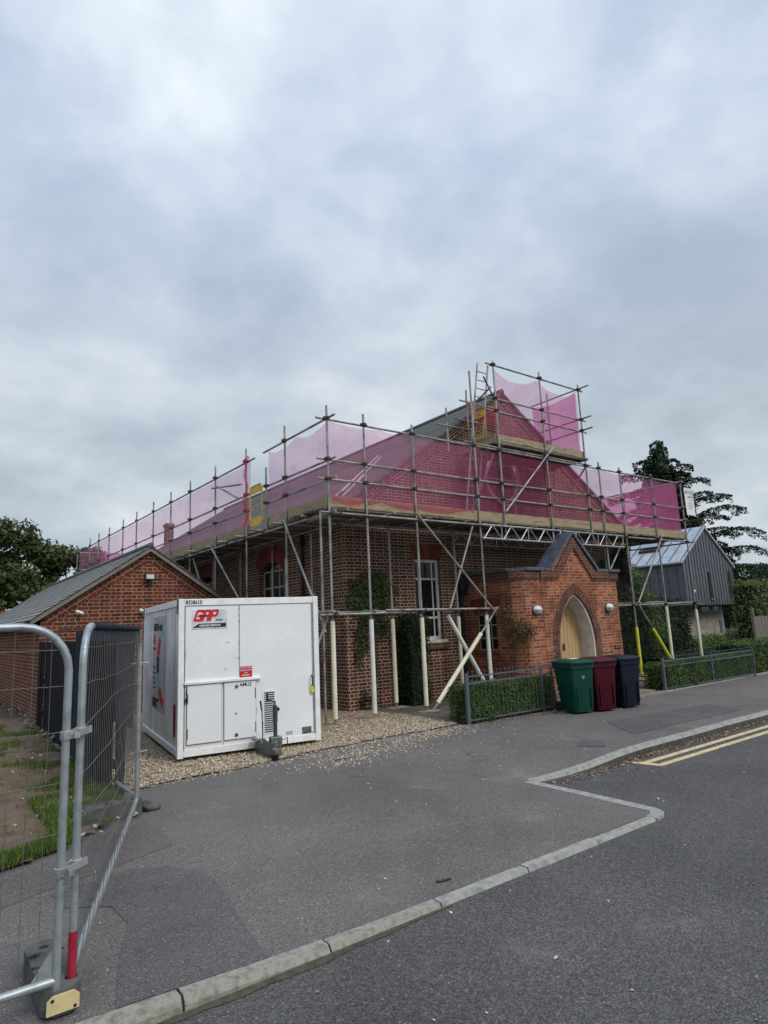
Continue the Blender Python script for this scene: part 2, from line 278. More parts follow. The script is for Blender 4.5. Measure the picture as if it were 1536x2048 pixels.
# ---------------------------------------------------------------- builders
def tag(o, label=None, cat=None, group=None, kind=None):
    for k, v in (('label', label), ('category', cat), ('group', group), ('kind', kind)):
        if v: o[k] = v
    return o
def thing(name, loc, label, cat, group=None, rz=0):
    o = bpy.data.objects.new(name, None); COL.objects.link(o); o.location = loc; o.rotation_euler = (0, 0, rz); o.empty_display_size = .2
    return tag(o, label, cat, group)
def rootloc(o):
    p = V((0, 0, 0))
    while o is not None:
        p += V(o.location); o = o.parent
    return p
class MB:
    def __init__(s): s.v = []; s.f = []; s.mi = []; s.m = 0
    def add(s, vs, fs):
        b = len(s.v); s.v += [tuple(x) for x in vs]; s.f += [tuple(b+i for i in f) for f in fs]; s.mi += [s.m]*len(fs); return s
    def box(s, x0, x1, y0, y1, z0, z1, bev=0):
        if bev:
            bm = bmesh.new(); bmesh.ops.create_cube(bm, size=1)
            for v in bm.verts: v.co = V(((x0+x1)/2+v.co.x*(x1-x0), (y0+y1)/2+v.co.y*(y1-y0), (z0+z1)/2+v.co.z*(z1-z0)))
            bmesh.ops.bevel(bm, geom=bm.edges[:], offset=bev, segments=2, affect='EDGES', profile=.5)
            bm.verts.index_update(); s.add([v.co.copy() for v in bm.verts], [[v.index for v in f.verts] for f in bm.faces]); bm.free(); return s
        return s.add([(x0, y0, z0), (x1, y0, z0), (x1, y1, z0), (x0, y1, z0), (x0, y0, z1), (x1, y0, z1), (x1, y1, z1), (x0, y1, z1)],
                     [(3, 2, 1, 0), (4, 5, 6, 7), (0, 1, 5, 4), (1, 2, 6, 5), (2, 3, 7, 6), (3, 0, 4, 7)])
    def beam(s, p, q, w, h, upv=(0, 0, 1)):      # rectangular bar p->q
        p = V(p); q = V(q); d = (q-p).normalized(); u = V(upv)
        sd = d.cross(u)
        if sd.length < 1e-4: sd = d.cross(V((1, 0, 0)))
        sd.normalize(); u = sd.cross(d)
        vs = [a+sd*(i*w/2)+u*(j*h/2) for a in (p, q) for i, j in ((-1, -1), (1, -1), (1, 1), (-1, 1))]
        return s.add(vs, [(0, 1, 2, 3), (7, 6, 5, 4), (0, 4, 5, 1), (1, 5, 6, 2), (2, 6, 7, 3), (3, 7, 4, 0)])
    def tube(s, pts, r, seg=10, cap=True, r2=None):
        pts = [V(p) for p in pts]; n = len(pts); b = len(s.v); prev = None
        for i, p in enumerate(pts):
            d = (pts[min(i+1, n-1)]-pts[max(i-1, 0)]).normalized()
            if prev is None:
                a = d.cross(V((0, 0, 1)))
                if a.length < .05: a = d.cross(V((1, 0, 0)))
                a.normalize()
            else: a = (prev-d*prev.dot(d)).normalized()
            prev = a; c = d.cross(a); rr = r if r2 is None else r+(r2-r)*i/(n-1)
            for k in range(seg):
                t = 2*pi*k/seg; s.v.append(tuple(p+a*(cos(t)*rr)+c*(sin(t)*rr)))
        for i in range(n-1):
            for k in range(seg):
                k2 = (k+1) % seg; s.f.append((b+i*seg+k, b+i*seg+k2, b+(i+1)*seg+k2, b+(i+1)*seg+k)); s.mi.append(s.m)
        if cap:
            s.f.append(tuple(b+k for k in range(seg-1, -1, -1))); s.mi.append(s.m)
            s.f.append(tuple(b+(n-1)*seg+k for k in range(seg))); s.mi.append(s.m)
        return s
    def prism(s, poly, ax, d0, d1):              # poly in the two other axes, extruded along ax
        n = len(poly)
        def P(a, b, d): return {'y': (a, d, b), 'x': (d, a, b), 'z': (a, b, d)}[ax]
        vs = [P(a, b, d0) for a, b in poly]+[P(a, b, d1) for a, b in poly]
        fs = [tuple(range(n)), tuple(range(2*n-1, n-1, -1))]+[(i, i+n, (i+1) % n+n, (i+1) % n) for i in range(n)]
        return s.add(vs, fs)
    def lathe(s, prof, c, seg=16, ax='z'):       # prof (r, h)
        b = len(s.v)
        for r, h in prof:
            for k in range(seg):
                t = 2*pi*k/seg; x, y = r*cos(t), r*sin(t)
                s.v.append({'z': (c[0]+x, c[1]+y, c[2]+h), 'y': (c[0]+x, c[1]+h, c[2]+y), 'x': (c[0]+h, c[1]+x, c[2]+y)}[ax])
        for i in range(len(prof)-1):
            for k in range(seg):
                k2 = (k+1) % seg; s.f.append((b+i*seg+k, b+i*seg+k2, b+(i+1)*seg+k2, b+(i+1)*seg+k)); s.mi.append(s.m)
        s.f.append(tuple(b+k for k in range(seg-1, -1, -1))); s.mi.append(s.m)
        s.f.append(tuple(b+(len(prof)-1)*seg+k for k in range(seg))); s.mi.append(s.m)
        return s
    def build(s, name, mats, parent=None, world=True, smooth=False, fix=True):
        me = bpy.data.meshes.new(name); off = rootloc(parent) if (parent is not None and world) else V((0, 0, 0))
        me.from_pydata([(a-off.x, b-off.y, c-off.z) for a, b, c in s.v] if off.length else s.v, [], s.f)
        if not isinstance(mats, (list, tuple)): mats = [mats]
        for x in mats: me.materials.append(x)
        if len(mats) > 1: me.polygons.foreach_set('material_index', s.mi)
        if fix and len(s.f) < 60000:
            bm = bmesh.new(); bm.from_mesh(me); bmesh.ops.recalc_face_normals(bm, faces=bm.faces[:]); bm.to_mesh(me); bm.free()
        if smooth:
            me.polygons.foreach_set('use_smooth', [True]*len(me.polygons))
            try: me.set_sharp_from_angle(angle=R(40))
            except Exception: pass
        me.update(); o = bpy.data.objects.new(name, me); COL.objects.link(o)
        if parent is not None: o.parent = parent
        return o
def holed(outer, holes, ax, d0, d1):
    """solid slab with holes: a filled 2-D curve extruded, mapped onto plane ax"""
    cu = bpy.data.curves.new('tmp', 'CURVE'); cu.dimensions = '2D'; cu.fill_mode = 'BOTH'; cu.extrude = .5
    for ring in [outer]+list(holes):
        sp_ = cu.splines.new('POLY'); sp_.points.add(len(ring)-1); sp_.use_cyclic_u = True
        for p, (a, b) in zip(sp_.points, ring): p.co = (a, b, 0, 1)
    o = bpy.data.objects.new('tmp', cu); me = bpy.data.meshes.new_from_object(o)
    mb = MB(); vs = []
    for v in me.vertices:
        a, b, w = v.co; d = d0+(w+.5)*(d1-d0)
        vs.append({'y': (a, d, b), 'x': (d, a, b)}[ax])
    mb.add(vs, [tuple(p.vertices) for p in me.polygons])
    bpy.data.objects.remove(o); bpy.data.curves.remove(cu); bpy.data.meshes.remove(me); return mb
def textmesh(txt, size, depth=.002, shear=0, bold=0, xs=1, sp=1, align='LEFT'):
    cu = bpy.data.curves.new('tmp', 'FONT'); cu.body = txt; cu.size = size; cu.extrude = depth; cu.shear = shear; cu.offset = bold; cu.space_character = sp; cu.align_x = align
    cu.resolution_u = 3
    o = bpy.data.objects.new('tmp', cu); me = bpy.data.meshes.new_from_object(o)
    r = ([(v.co.x*xs, v.co.y, v.co.z) for v in me.vertices], [tuple(p.vertices) for p in me.polygons])
    bpy.data.objects.remove(o); bpy.data.curves.remove(cu); bpy.data.meshes.remove(me); return r
def text_front(mb, txt, size, x, y, z, **k):     # text on a plane facing -y
    vs, fs = textmesh(txt, size, **k); mb.add([(x+a, y-c, z+b) for a, b, c in vs], fs)
def wedge_arch(mb, inner, outer, ax, d0, d1, gap=.10):
    for i in range(len(inner)-1):
        def lerp(a, b, t): return (a[0]+(b[0]-a[0])*t, a[1]+(b[1]-a[1])*t)
        g = gap/2
        mb.prism([lerp(inner[i], inner[i+1], g), lerp(inner[i], inner[i+1], 1-g), lerp(outer[i], outer[i+1], 1-g), lerp(outer[i], outer[i+1], g)], ax, d0, d1)
def leaves(mb, pts, size, up_bias=0, droop=0):
    for p, nrm in pts:
        s = size*random.uniform(.6, 1.35)
        a = V((random.gauss(0, 1), random.gauss(0, 1), random.gauss(0, .8))); n = (V(nrm)+a*.55)
        if n.length < .01: n = V((0, 0, 1))
        n.normalize(); t = n.cross(V((random.gauss(0, 1), random.gauss(0, 1), random.gauss(0, 1)+up_bias)))
        if t.length < .01: continue
        t.normalize(); b = n.cross(t); p = V(p)
        mb.add([p-t*s*.5, p+b*s*.28+n*s*.06, p+t*s*.5, p-b*s*.28+n*s*.06], [(0, 1, 2, 3)])
def boxpts(x0, x1, y0, y1, z0, z1, n, depth=.07, wob=.05):
    out = []; A = [('x', (y1-y0)*(z1-z0)), ('y', (x1-x0)*(z1-z0)), ('z', (x1-x0)*(y1-y0))]
    faces = [('x', 0, A[0][1]), ('x', 1, A[0][1]), ('y', 0, A[1][1]*1.5), ('y', 1, A[1][1]*.4), ('z', 1, A[2][1])]
    tot = sum(f[2] for f in faces)
    for k, s_, ar in faces:
        for _ in range(int(n*ar/tot)):
            x, y, z = random.uniform(x0, x1), random.uniform(y0, y1), random.uniform(z0, z1)
            w = wob*noise.noise(V((x*2.1, y*2.1, z*2.1+5)))*2-random.random()**2*depth
            if k == 'x': p, nn = ((x1+w if s_ else x0-w), y, z), (1 if s_ else -1, 0, 0)
            elif k == 'y': p, nn = (x, (y1+w if s_ else y0-w), z), (0, 1 if s_ else -1, 0)
            else: p, nn = (x, y, z1+w), (0, 0, 1)
            out.append((p, nn))
    return out
def hedge(name, x0, x1, y0, y1, z1, n, size, mat, label, cat='hedge', group=None, z0=0.0, wob=.05):
    t = thing(name, ((x0+x1)/2, (y0+y1)/2, z0), label, cat, group)
    mb = MB(); leaves(mb, boxpts(x0, x1, y0, y1, z0+.03, z1, n, .10, wob), size); mb.build('foliage', mat, t, fix=False)
    c = MB(); d = .09; c.box(x0+d, x1-d, y0+d, y1-d, z0, z1-d); c.build('dark_fill', M['core'], t)  # solid box behind the leaves, coloured near-black to stand in for inner shade
    return t
def grid(name, x0, x1, y0, y1, nx, ny, zf, mat, keep=None, parent=None):
    vs = []; fs = []
    for j in range(ny+1):
        for i in range(nx+1):
            x = x0+(x1-x0)*i/nx; y = y0+(y1-y0)*j/ny; vs.append((x, y, zf(x, y)))
    for j in range(ny):
        for i in range(nx):
            if keep and not keep(x0+(x1-x0)*(i+.5)/nx, y0+(y1-y0)*(j+.5)/ny): continue
            a = j*(nx+1)+i; fs.append((a, a+1, a+nx+2, a+nx+1))
    mb = MB(); mb.add(vs, fs); return mb.build(name, mat, parent, smooth=True, fix=False)
def sheet(name, poly, z, mat):
    mb = MB(); mb.add([(x, y, z) for x, y in poly], [tuple(range(len(poly)))]); return tag(mb.build(name, mat, fix=False), kind='structure')
def inpoly(x, y, poly):
    c = False; j = len(poly)-1
    for i in range(len(poly)):
        xi, yi = poly[i]; xj, yj = poly[j]
        if (yi > y) != (yj > y) and x < (xj-xi)*(y-yi)/(yj-yi)+xi: c = not c
        j = i
    return c
def sm(x, a, b):
    t = max(0, min(1, (x-a)/(b-a))); return t*t*(3-2*t)

# ---------------------------------------------------------------- ground, road, kerbs
ZR = -.10
def zp(x, y):
    a = sm(x, -.2, 3.0)*(1-sm(y, 3.9, 6.3))*(1-sm(x, 6.2, 8.2))
    b = sm(x, 5.0, 6.2)*(1-sm(x, 6.3, 8.3))*(1-sm(y, 5.5, 7.2))
    return -.078*max(a, b)+.004*noise.noise(V((x*.9, y*.9, 0)))
tag(grid('ground', -500, 700, -500, 700, 12, 12, lambda x, y: -.16, M['field']), kind='structure')
tag(grid('road', -60, 160, -40, 5.7, 4, 4, lambda x, y: ZR, M['road']), kind='structure')
KX = 6.02
pav = MB()
def gadd(x0, x1, y0, y1, st):
    nx = max(1, int((x1-x0)/st)); ny = max(1, int((y1-y0)/st)); vs = []; fs = []
    for j in range(ny+1):
        for i in range(nx+1):
            x = x0+(x1-x0)*i/nx; y = y0+(y1-y0)*j/ny; vs.append((x, y, zp(x, y)))
    for j in range(ny):
        for i in range(nx):
            a = j*(nx+1)+i; fs.append((a, a+1, a+nx+2, a+nx+1))
    pav.add(vs, fs)
gadd(-14, KX, 3.78, 9.2, .2); gadd(KX, 14, 5.48, 9.2, .2); gadd(14, 60, 5.48, 9.2, .8)
tag(pav.build('pavement', M['path'], smooth=True, fix=False), kind='structure')
# darker reinstated patches with their own outlines, 4 mm above the older surface
def patch(poly, mat, dz):
    bm = bmesh.new(); vs = [bm.verts.new((x, y, 0)) for x, y in poly]; bm.faces.new(vs)
    bmesh.ops.triangulate(bm, faces=bm.faces[:]); bmesh.ops.subdivide_edges(bm, edges=bm.edges[:], cuts=3, use_grid_fill=True)
    for v in bm.verts: v.co.z = zp(v.co.x, v.co.y)+dz
    me = bpy.data.meshes.new('pavement_patch'); bm.to_mesh(me); bm.free(); me.materials.append(mat)
    o = bpy.data.objects.new('pavement_patch', me); COL.objects.link(o); return tag(o, kind='structure')
patch([(1.59, 5.72), (1.85, 5.6), (2.05, 5.18), (2.02, 4.75), (1.94, 4.38), (1.86, 3.782), (1.0, 3.782), (1.16, 4.35), (1.32, 4.75), (1.30, 5.1), (1.02, 5.3), (1.0, 5.62)], M['patch'], .005)
patch([(1.0, 5.72), (1.5, 5.86), (2.05, 6.06), (2.12, 6.5), (2.07, 6.95), (1.7, 6.85), (1.3, 6.45), (.7, 6.2), (-.4, 5.8), (-.4, 5.2), (.3, 5.4)], M['patch2'], .003)
patch([(9.2, 6.0), (12.5, 5.9), (12.9, 6.7), (9.9, 6.95)], M['patch'], .005)
patch([(8.1, 5.75), (8.5, 6.05), (8.35, 6.35), (7.9, 6.1)], M['patch'], .006)
# kerb stones: one raised line, separate stones with joints
def kerb(path, w, zt, old=0, name='kerb', face=False):
    mb = MB()
    for i in range(len(path)-1):
        (xa, ya), (xb, yb) = path[i], path[i+1]; l = hypot(xb-xa, yb-ya); n = max(1, round(l/.915)); ux, uy = (xb-xa)/l, (yb-ya)/l
        for k in range(n):
            s0, s1 = l*k/n+(.007 if k else 0), l*(k+1)/n-(.007 if k < n-1 else 0); mb.m = 1 if (xa+ux*s0) < old else 0
            jz = random.uniform(-.004, .004)
            sub = 4; ring = []
            for q in range(sub+1):
                s_ = s0+(s1-s0)*q/sub; x, y = xa+ux*s_, ya+uy*s_; px, py = -uy, ux; z1 = zt(x, y)+jz
                ring.append([(x-px*0, y-py*0, ZR-.05), (x+px*.004, y+py*.004, z1-.04), (x+px*.032, y+py*.032, z1), (x+px*w, y+py*w, z1+.002), (x+px*w, y+py*w, ZR-.05)])
            vs = [p for r_ in ring for p in r_]; fs = []
            for q in range(sub):
                for c in range(4): a = q*5+c; fs.append((a, a+1, a+6, a+5))
            fs += [(0, 1, 2, 3, 4), tuple(sub*5+c for c in (4, 3, 2, 1, 0))]
            mb.add(vs, fs)
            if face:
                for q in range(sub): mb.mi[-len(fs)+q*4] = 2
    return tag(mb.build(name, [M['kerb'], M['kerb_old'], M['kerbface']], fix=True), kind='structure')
kerb([(-14, 3.66), (.4, 3.66), (5.85, 3.66)], .108, lambda x, y: zp(x, y+.15)+.004, old=2.3)
# corner stone and short return of the build-out
# corner
cs = MB()
arc = [(5.85, 3.66), (5.98, 3.675), (6.08, 3.73), (6.14, 3.83), (6.15, 3.95)]
inner = [(5.85, 3.785), (5.93, 3.79), (5.99, 3.82), (6.02, 3.88), (6.02, 3.95)]
for i in range(4):
    q = [arc[i], arc[i+1], inner[i+1], inner[i]]; z = zp(5.8, 3.9)+.004
    cs.add([(x, y, ZR-.05) for x, y in q]+[(x, y, z) for x, y in q], [(4, 5, 6, 7), (0, 1, 5, 4), (1, 2, 6, 5), (2, 3, 7, 6), (3, 0, 4, 7)])
tag(cs.build('kerb', M['kerb']), kind='structure')
cs = MB()
for k in range(2):
    y0, y1 = 3.955+k*.76, 3.955+(k+1)*.76-.006; z0_, z1_ = zp(6.0, y0)+.004, zp(6.0, y1)+.004
    cs.add([(6.02, y0, ZR-.05), (6.15, y0, ZR-.05), (6.15, y1, ZR-.05), (6.02, y1, ZR-.05), (6.02, y0, z0_), (6.15, y0, z0_), (6.15, y1, z1_), (6.02, y1, z1_)],
           [(4, 5, 6, 7), (0, 1, 5, 4), (1, 2, 6, 5), (2, 3, 7, 6), (3, 0, 4, 7)])
tag(cs.build('kerb', M['kerb']), kind='structure')
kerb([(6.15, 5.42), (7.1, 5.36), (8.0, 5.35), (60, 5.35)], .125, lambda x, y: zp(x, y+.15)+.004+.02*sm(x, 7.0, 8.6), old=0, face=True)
gd = MB()
for (xa, xb, yb, s_) in ((-4, 3.2, 3.655, -1), (6.3, 22, 5.345, -1)):
    n = int((xb-xa)/.12); vs = []; fs = []
    for i in range(n+1):
        x = xa+(xb-xa)*i/n; w_ = (.05+.07*abs(noise.noise(V((x*1.7, 3, 0))))+.05*abs(noise.noise(V((x*6, 1, 0)))))*(1-.8*sm(x, 2.0, 3.2) if xb < 5 else 1); vs += [(x, yb, ZR+.005), (x, yb+s_*w_, ZR+.0045)]
    for i in range(n): fs.append((2*i, 2*i+1, 2*i+3, 2*i+2))
    gd.add(vs, fs)
tag(gd.build('gutter_dirt', plain('gutter_dirt', (.075, .066, .045), 1, c2=(.035, .042, .018), scale=18, bump=.6, bscale=60), fix=False), kind='structure')
# double yellow lines with their closing bar, and the gutter dirt
yl = MB()
for yy, x0 in ((5.07, 8.0), (4.86, 8.0)):
    yl.add([(x0, yy-.05, ZR+.004), (60, yy-.05+.0, ZR+.004), (60, yy+.05, ZR+.004), (x0, yy+.05, ZR+.004)], [(0, 1, 2, 3)])
yl.add([(7.9, 4.81, ZR+.0045), (7.995, 4.81, ZR+.0045), (7.995, 5.12, ZR+.0045), (7.8, 5.30, ZR+.0045)], [(0, 1, 2, 3)])
tag(yl.build('road_markings', M['yellow_line'], fix=False), kind='structure')

GARDEN = [(-40, 4.9), (-3, 5.2), (0, 6.02), (.75, 6.35), (1.36, 6.66), (1.75, 7.05), (2.05, 7.7), (2.12, 8.5), (2.5, 16.3), (2.5, 60), (-40, 60)]
def zg(x, y): return .035+.02*noise.noise(V((x*5, y*6, 2)))*sm(y, 6.4, 7.5)+.05*noise.noise(V((x*1.1, y*1.1, 1)))*sm(y, 6.5, 9)+.05*noise.noise(V((x*.5+3, y*3.5, 1)))*sm(y, 8, 11)*(1-sm(x, 1.7, 2.3))
gm = grid('soil', -14, 2.5, 4.9, 34, 110, 190, zg, M['soil'], keep=lambda x, y: inpoly(x, y, GARDEN)); tag(gm, kind='structure')
GRAVEL = [(2.1, 8.35), (2.6, 8.48), (3.4, 8.55), (4.3, 8.62), (5.2, 8.78), (6.2, 8.86), (7.2, 8.84), (8.0, 8.86), (8.28, 9.0), (8.3, 12.2), (7.9, 30), (2.4, 16.3)]
def zgr(x, y): return .014+.012*noise.noise(V((x*2, y*2, 0)))
tag(grid('gravel_bed', 2.05, 8.4, 8.3, 20, 60, 100, zgr, M['gravelbase'], keep=lambda x, y: inpoly(x, y, GRAVEL)), kind='structure')
tag(grid('planting_bed', 8.3, 60, 8.72, 12.5, 60, 8, lambda x, y: .02+.01*noise.noise(V((x, y, 0))), M['bed']), kind='structure')
tag(grid('lawn', 19.4, 60, 12.5, 60, 20, 20, lambda x, y: .0, M['field']), kind='structure')
pth = MB(); pth.box(13.05, 14.15, 8.55, 10.1, -.02, .07); pth.box(12.95, 14.3, 8.25, 8.54, -.02, .035); pth.box(16.2, 17.2, 8.8, 12.0, -.02, .06)
tag(pth.build('path', M['paving']), kind='structure')

def stones(name, pts, mat, lo, hi, kind='stuff', flat=.5, label=None, cat=None):
    mb = MB(); ico = [(0, 0, 1), (1, 0, 0), (0, 1, 0), (-1, 0, 0), (0, -1, 0), (0, 0, -1)]
    F = [(0, 1, 2), (0, 2, 3), (0, 3, 4), (0, 4, 1), (5, 2, 1), (5, 3, 2), (5, 4, 3), (5, 1, 4)]
    for x, y, z in pts:
        s = random.uniform(lo, hi); a = random.uniform(0, pi); e = random.uniform(.55, 1); tx, ty = random.gauss(0, .35), random.gauss(0, .35)
        vs = []
        for vx, vy, vz in ico:
            j = random.uniform(.75, 1.2); X, Y, Z = vx*s*j, vy*s*e*j, vz*s*flat*j
            Z += X*tx+Y*ty; vs.append((x+X*cos(a)-Y*sin(a), y+X*sin(a)+Y*cos(a), z+Z))
        mb.add(vs, F)
    o = mb.build(name, mat, fix=False); return tag(o, label, cat, kind=kind)
pts = []
while len(pts) < 15000:
    x, y = random.uniform(2.1, 8.3), 8.3+abs(random.gauss(0, 1.5))
    if y > 16 or not inpoly(x, y, GRAVEL): continue
    pts.append((x, y, zgr(x, y)+random.uniform(0, .016)))
stones('gravel', pts, M['stone'], .011, .023)
pts = []
for cx_, cy_, sx_, sy_, n in ((5.35, 8.1, .55, .16, 330), (5.0, 7.75, .45, .12, 150), (6.9, 8.35, .75, .17, 420), (7.4, 8.55, .5, .12, 240), (5.9, 7.7, .8, .35, 110), (4.2, 8.45, 1.2, .06, 160), (6.0, 8.7, 1.4, .05, 260)):
    for _ in range(n):
        x, y = random.gauss(cx_, sx_), random.gauss(cy_, sy_); pts.append((x, y, zp(x, y)+.004))
stones('spilled_gravel', pts, M['stone'], .010, .020)
pts = []
for _ in range(420):
    x, y = random.uniform(2.2, 8.2), random.gauss(0, .05)
    y += 8.42+.06*(x-2.2) if x < 6 else 8.72
    pts.append((x, y, zp(x, y)+.006))
for _ in range(650):
    x = random.uniform(.6, 13); y = random.uniform(3.9, 8.6)
    if x > 6.1 and y < 5.6: continue
    if random.random() > .25+.75*sm(y, 5, 8): continue
    if random.random() < .45: x, y = random.gauss(7.2, 1.0), random.gauss(7.4, .55)
    pts.append((x, y, zp(x, y)+.003))
for _ in range(260):
    pts.append((random.uniform(1, 14), random.uniform(1.5, 5.2) if random.random() < .6 else random.gauss(5.0, .2), ZR+.003))
pts = [p for p in pts if not (p[2] <= ZR+.01 and (p[0] < 6.2 and p[1] > 3.6 or p[1] > 5.33))]
stones('loose_pale_chippings', pts, M['palestone'], .005, .013)
# dead leaves blown along the gutter and the fence foot
mb = MB(); lp = []
for _ in range(430):
    x = 7.9+abs(random.gauss(0, 3.2)); lp.append(((x, 5.30-abs(random.gauss(0, .06)), ZR+.012+random.uniform(0, .02)), (0, 0, 1)))
for _ in range(160): x = random.uniform(6.3, 8); lp.append(((x, 5.30-abs(random.gauss(0, .12)), ZR+.01), (0, 0, 1)))
for _ in range(420): lp.append(((random.uniform(8.5, 19), 8.6-abs(random.gauss(0, .07)), .014), (0, 0, 1)))
for _ in range(220): lp.append(((random.gauss(10.1, .25), 8.55-abs(random.gauss(0, .10)), .014), (0, 0, 1)))
leaves(mb, lp, .045); tag(mb.build('fallen_leaves', M['dryleaf'], fix=False), kind='stuff')

# grass blades on the verge and in the garden
def blades(name, n, fn, h0, h1, mat):
    mb = MB(); k = 0
    while k < n:
        q = fn()
        if q is None: continue
        x, y = q; h = random.uniform(h0, h1); a = random.uniform(0, 2*pi); w = random.uniform(.003, .006); lx, ly = random.gauss(0, h*.35), random.gauss(0, h*.35); z = zg(x, y)-.01
        dx, dy = cos(a)*w, sin(a)*w
        mb.add([(x-dx, y-dy, z), (x+dx, y+dy, z), (x+lx*.4+dx*.7, y+ly*.4+dy*.7, z+h*.6), (x+lx, y+ly, z+h), (x+lx*.4-dx*.7, y+ly*.4-dy*.7, z+h*.6)], [(0, 1, 2, 3, 4)]); k += 1
    return tag(mb.build(name, mat, fix=False), kind='stuff')
def g1():
    x = random.uniform(-.8, 2.2); y = random.uniform(5.9, 8.6)
    if not inpoly(x, y, GARDEN): return None
    edge = 6.35+.5*(x-.75) if x < 1.4 else 6.7+.9*(x-1.4)
    d = y-edge; s_ = noise.noise(V((x*2.3, y*2.3, 4)))
    if x > 1.25: return (x, y) if s_ > -.28 else None
    return (x, y) if d < .32+.35*s_ else None
blades('grass', 15000, g1, .04, .11, M['grass'])
def g2():
    x = random.uniform(-1.5, 2.3); y = random.uniform(6.5, 17)
    if not inpoly(x, y, GARDEN): return None
    return (x, y) if noise.noise(V((x*1.1, y*.9, 9))) > .02+.20*(1-sm(x, 1.2, 2.2)) else None
blades('grass', 11000, g2, .03, .11, M['grass'])
def g3():
    x = random.uniform(-1.5, 2.3); y = random.uniform(6.3, 14)
    return (x, y) if inpoly(x, y, GARDEN) and noise.noise(V((x*1.7, y*1.4, 3))) > -.12 else None
blades('dry_grass', 9000, g3, .02, .07, M['straw'])
pts = [(x, y, zg(x, y)+.01) for x, y in [(random.uniform(-1, 2.2), random.uniform(6.6, 15)) for _ in range(150)]]
stones('garden_stones', pts, M['palestone'], .008, .03, flat=.5)
pts = [(random.gauss(2.28, .12), random.uniform(10.5, 16.2), .07+random.uniform(0, .10)) for _ in range(38)]+[(random.gauss(2.35, .2), random.uniform(16, 21), .08+random.uniform(0, .15)) for _ in range(22)]
stones('rubble', pts, M['rubble'], .03, .085, flat=.7)
sl = MB()
for cx_, cy_, r_ in ((1.55, 8.15, .26), (.75, 9.3, .18)):
    sl.prism([(cx_+r_*1.3*cos(a*pi/4+.3)*random.uniform(.7, 1.1), cy_+r_*sin(a*pi/4+.3)*random.uniform(.8, 1.1)) for a in range(8)], 'z', .02, .085)
    tag(sl.build('stone_slab', plain('buff_stone', (.36, .27, .20), .9, scale=9), None), 'flat buff stone slab lying in the mud' if r_ > .2 else 'smaller buff stone lying farther back in the mud', 'stone slab'); sl = MB()

# ---------------------------------------------------------------- the brick hall under scaffolding
HX0, HX1, HY, HZE, HZA, HXC = 7.93, 19.23, 12.07, 4.60, 8.36, 13.58
SL = (HZA-HZE)/(HXC-HX0)
hall = thing('brick_hall', (HX0, HY, 0), 'dark red brick hall with steep slate roof and gabled porch, wrapped in scaffolding', 'building')
def circ(cx_, cz_, r, n=32): return [(cx_+r*cos(2*pi*i/n), cz_+r*sin(2*pi*i/n)) for i in range(n)]
WZ0, WZ1 = 1.42, 3.42
win = [(9.98, WZ0), (10.82, WZ0), (10.82, WZ1), (9.98, WZ1)]
RW = (13.48, 5.80, .78)
holed([(HX0, -.1), (HX1, -.1), (HX1, HZE), (HXC, HZA), (HX0, HZE)], [win, circ(*RW)], 'y', HY, HY+.30).build('wall', M['hallbrick'], hall)
b = MB(); b.box(HX0-.035, 11.55, HY-.035, HY, -.1, 1.05); b.build('plinth', M['hallbrick'], hall); b = MB(); b.box(15.65, HX1+.035, HY-.035, HY, -.1, 1.05); b.build('plinth', M['hallbrick'], hall)
# pilaster strip at the front corner
b = MB(); b.box(HX0-.06, 8.62, HY-.06, HY-.037, -.1, 4.35); b.box(HX0-.06, HX0-.037, HY-.037, 12.75, -.1, 4.35); b.build('corner_pilaster', M['hallbrick'], hall)
# left side wall with arched windows
def arch_ring(c, hw, zs, rise, n=12):            # segmental arch points left->right
    r = (hw*hw+rise*rise)/(2*rise); cz = zs+rise-r; a0 = math.asin(hw/r)
    return [(c+r*sin(-a0+2*a0*i/n), cz+r*cos(-a0+2*a0*i/n)) for i in range(n+1)], r, cz, a0
sidewins = [15.75, 20.4, 25.0, 29.6]
holes = []
for yc in sidewins:
    A, r, cz, a0 = arch_ring(yc, .72, 3.38, .28); holes.append([(yc-.72, 1.45)]+[(yc+.72, 1.45)]+A[::-1])
HYE = 34.0
holed([(HY+.30, -.1), (HYE, -.1), (HYE, HZE-.02), (HY+.30, HZE-.02)], holes, 'x', HX0, HX0+.28).build('wall', M['hallbrick'], hall)
b = MB(); b.box(HX1-.28, HX1, HY+.30, HYE, -.1, HZE-.02); b.box(HX0, HX1, HYE, HYE+.28, -.1, HZE-.02); b.build('wall', M['hallbrick'], hall)
b = MB(); b.box(HX0-.03, HX0, HY+.31, 15.0, .98, 1.05); b.box(HX0-.03, HX0, 16.6, 33, .98, 1.05); b.build('string_course', M['darkbrick'], hall)
for yc in sidewins:
    A, r, cz, a0 = arch_ring(yc, .72, 3.38, .28); B = [(yc+(p[0]-yc)*(r+.44)/r, cz+(p[1]-cz)*(r+.44)/r) for p in A]
    b = MB(); wedge_arch(b, A, B, 'x', HX0-.012, HX0+.02); b.build('window_arch', M['voussoir'], hall)
    w = MB(); x = HX0+.13
    for a, c in ((yc-.72, yc-.65), (yc+.65, yc+.72), (yc-.26, yc-.22), (yc+.22, yc+.26)): w.box(x, x+.05, a, c, 1.45, 3.5)
    for z in (1.45, 2.30, 2.95, 3.40): w.box(x+.004, x+.046, yc-.65, yc+.65, z, z+.05)
    wd = w.build('window', M['frame_o'], hall)
    p = MB(); p.prism([(yc-.70, 1.46), (yc+.70, 1.46)]+[(q[0]*.98+yc*.02, q[1]-.02) for q in A[::-1]], 'x', x+.02, x+.03); p.build('pane', M['glass'], wd)
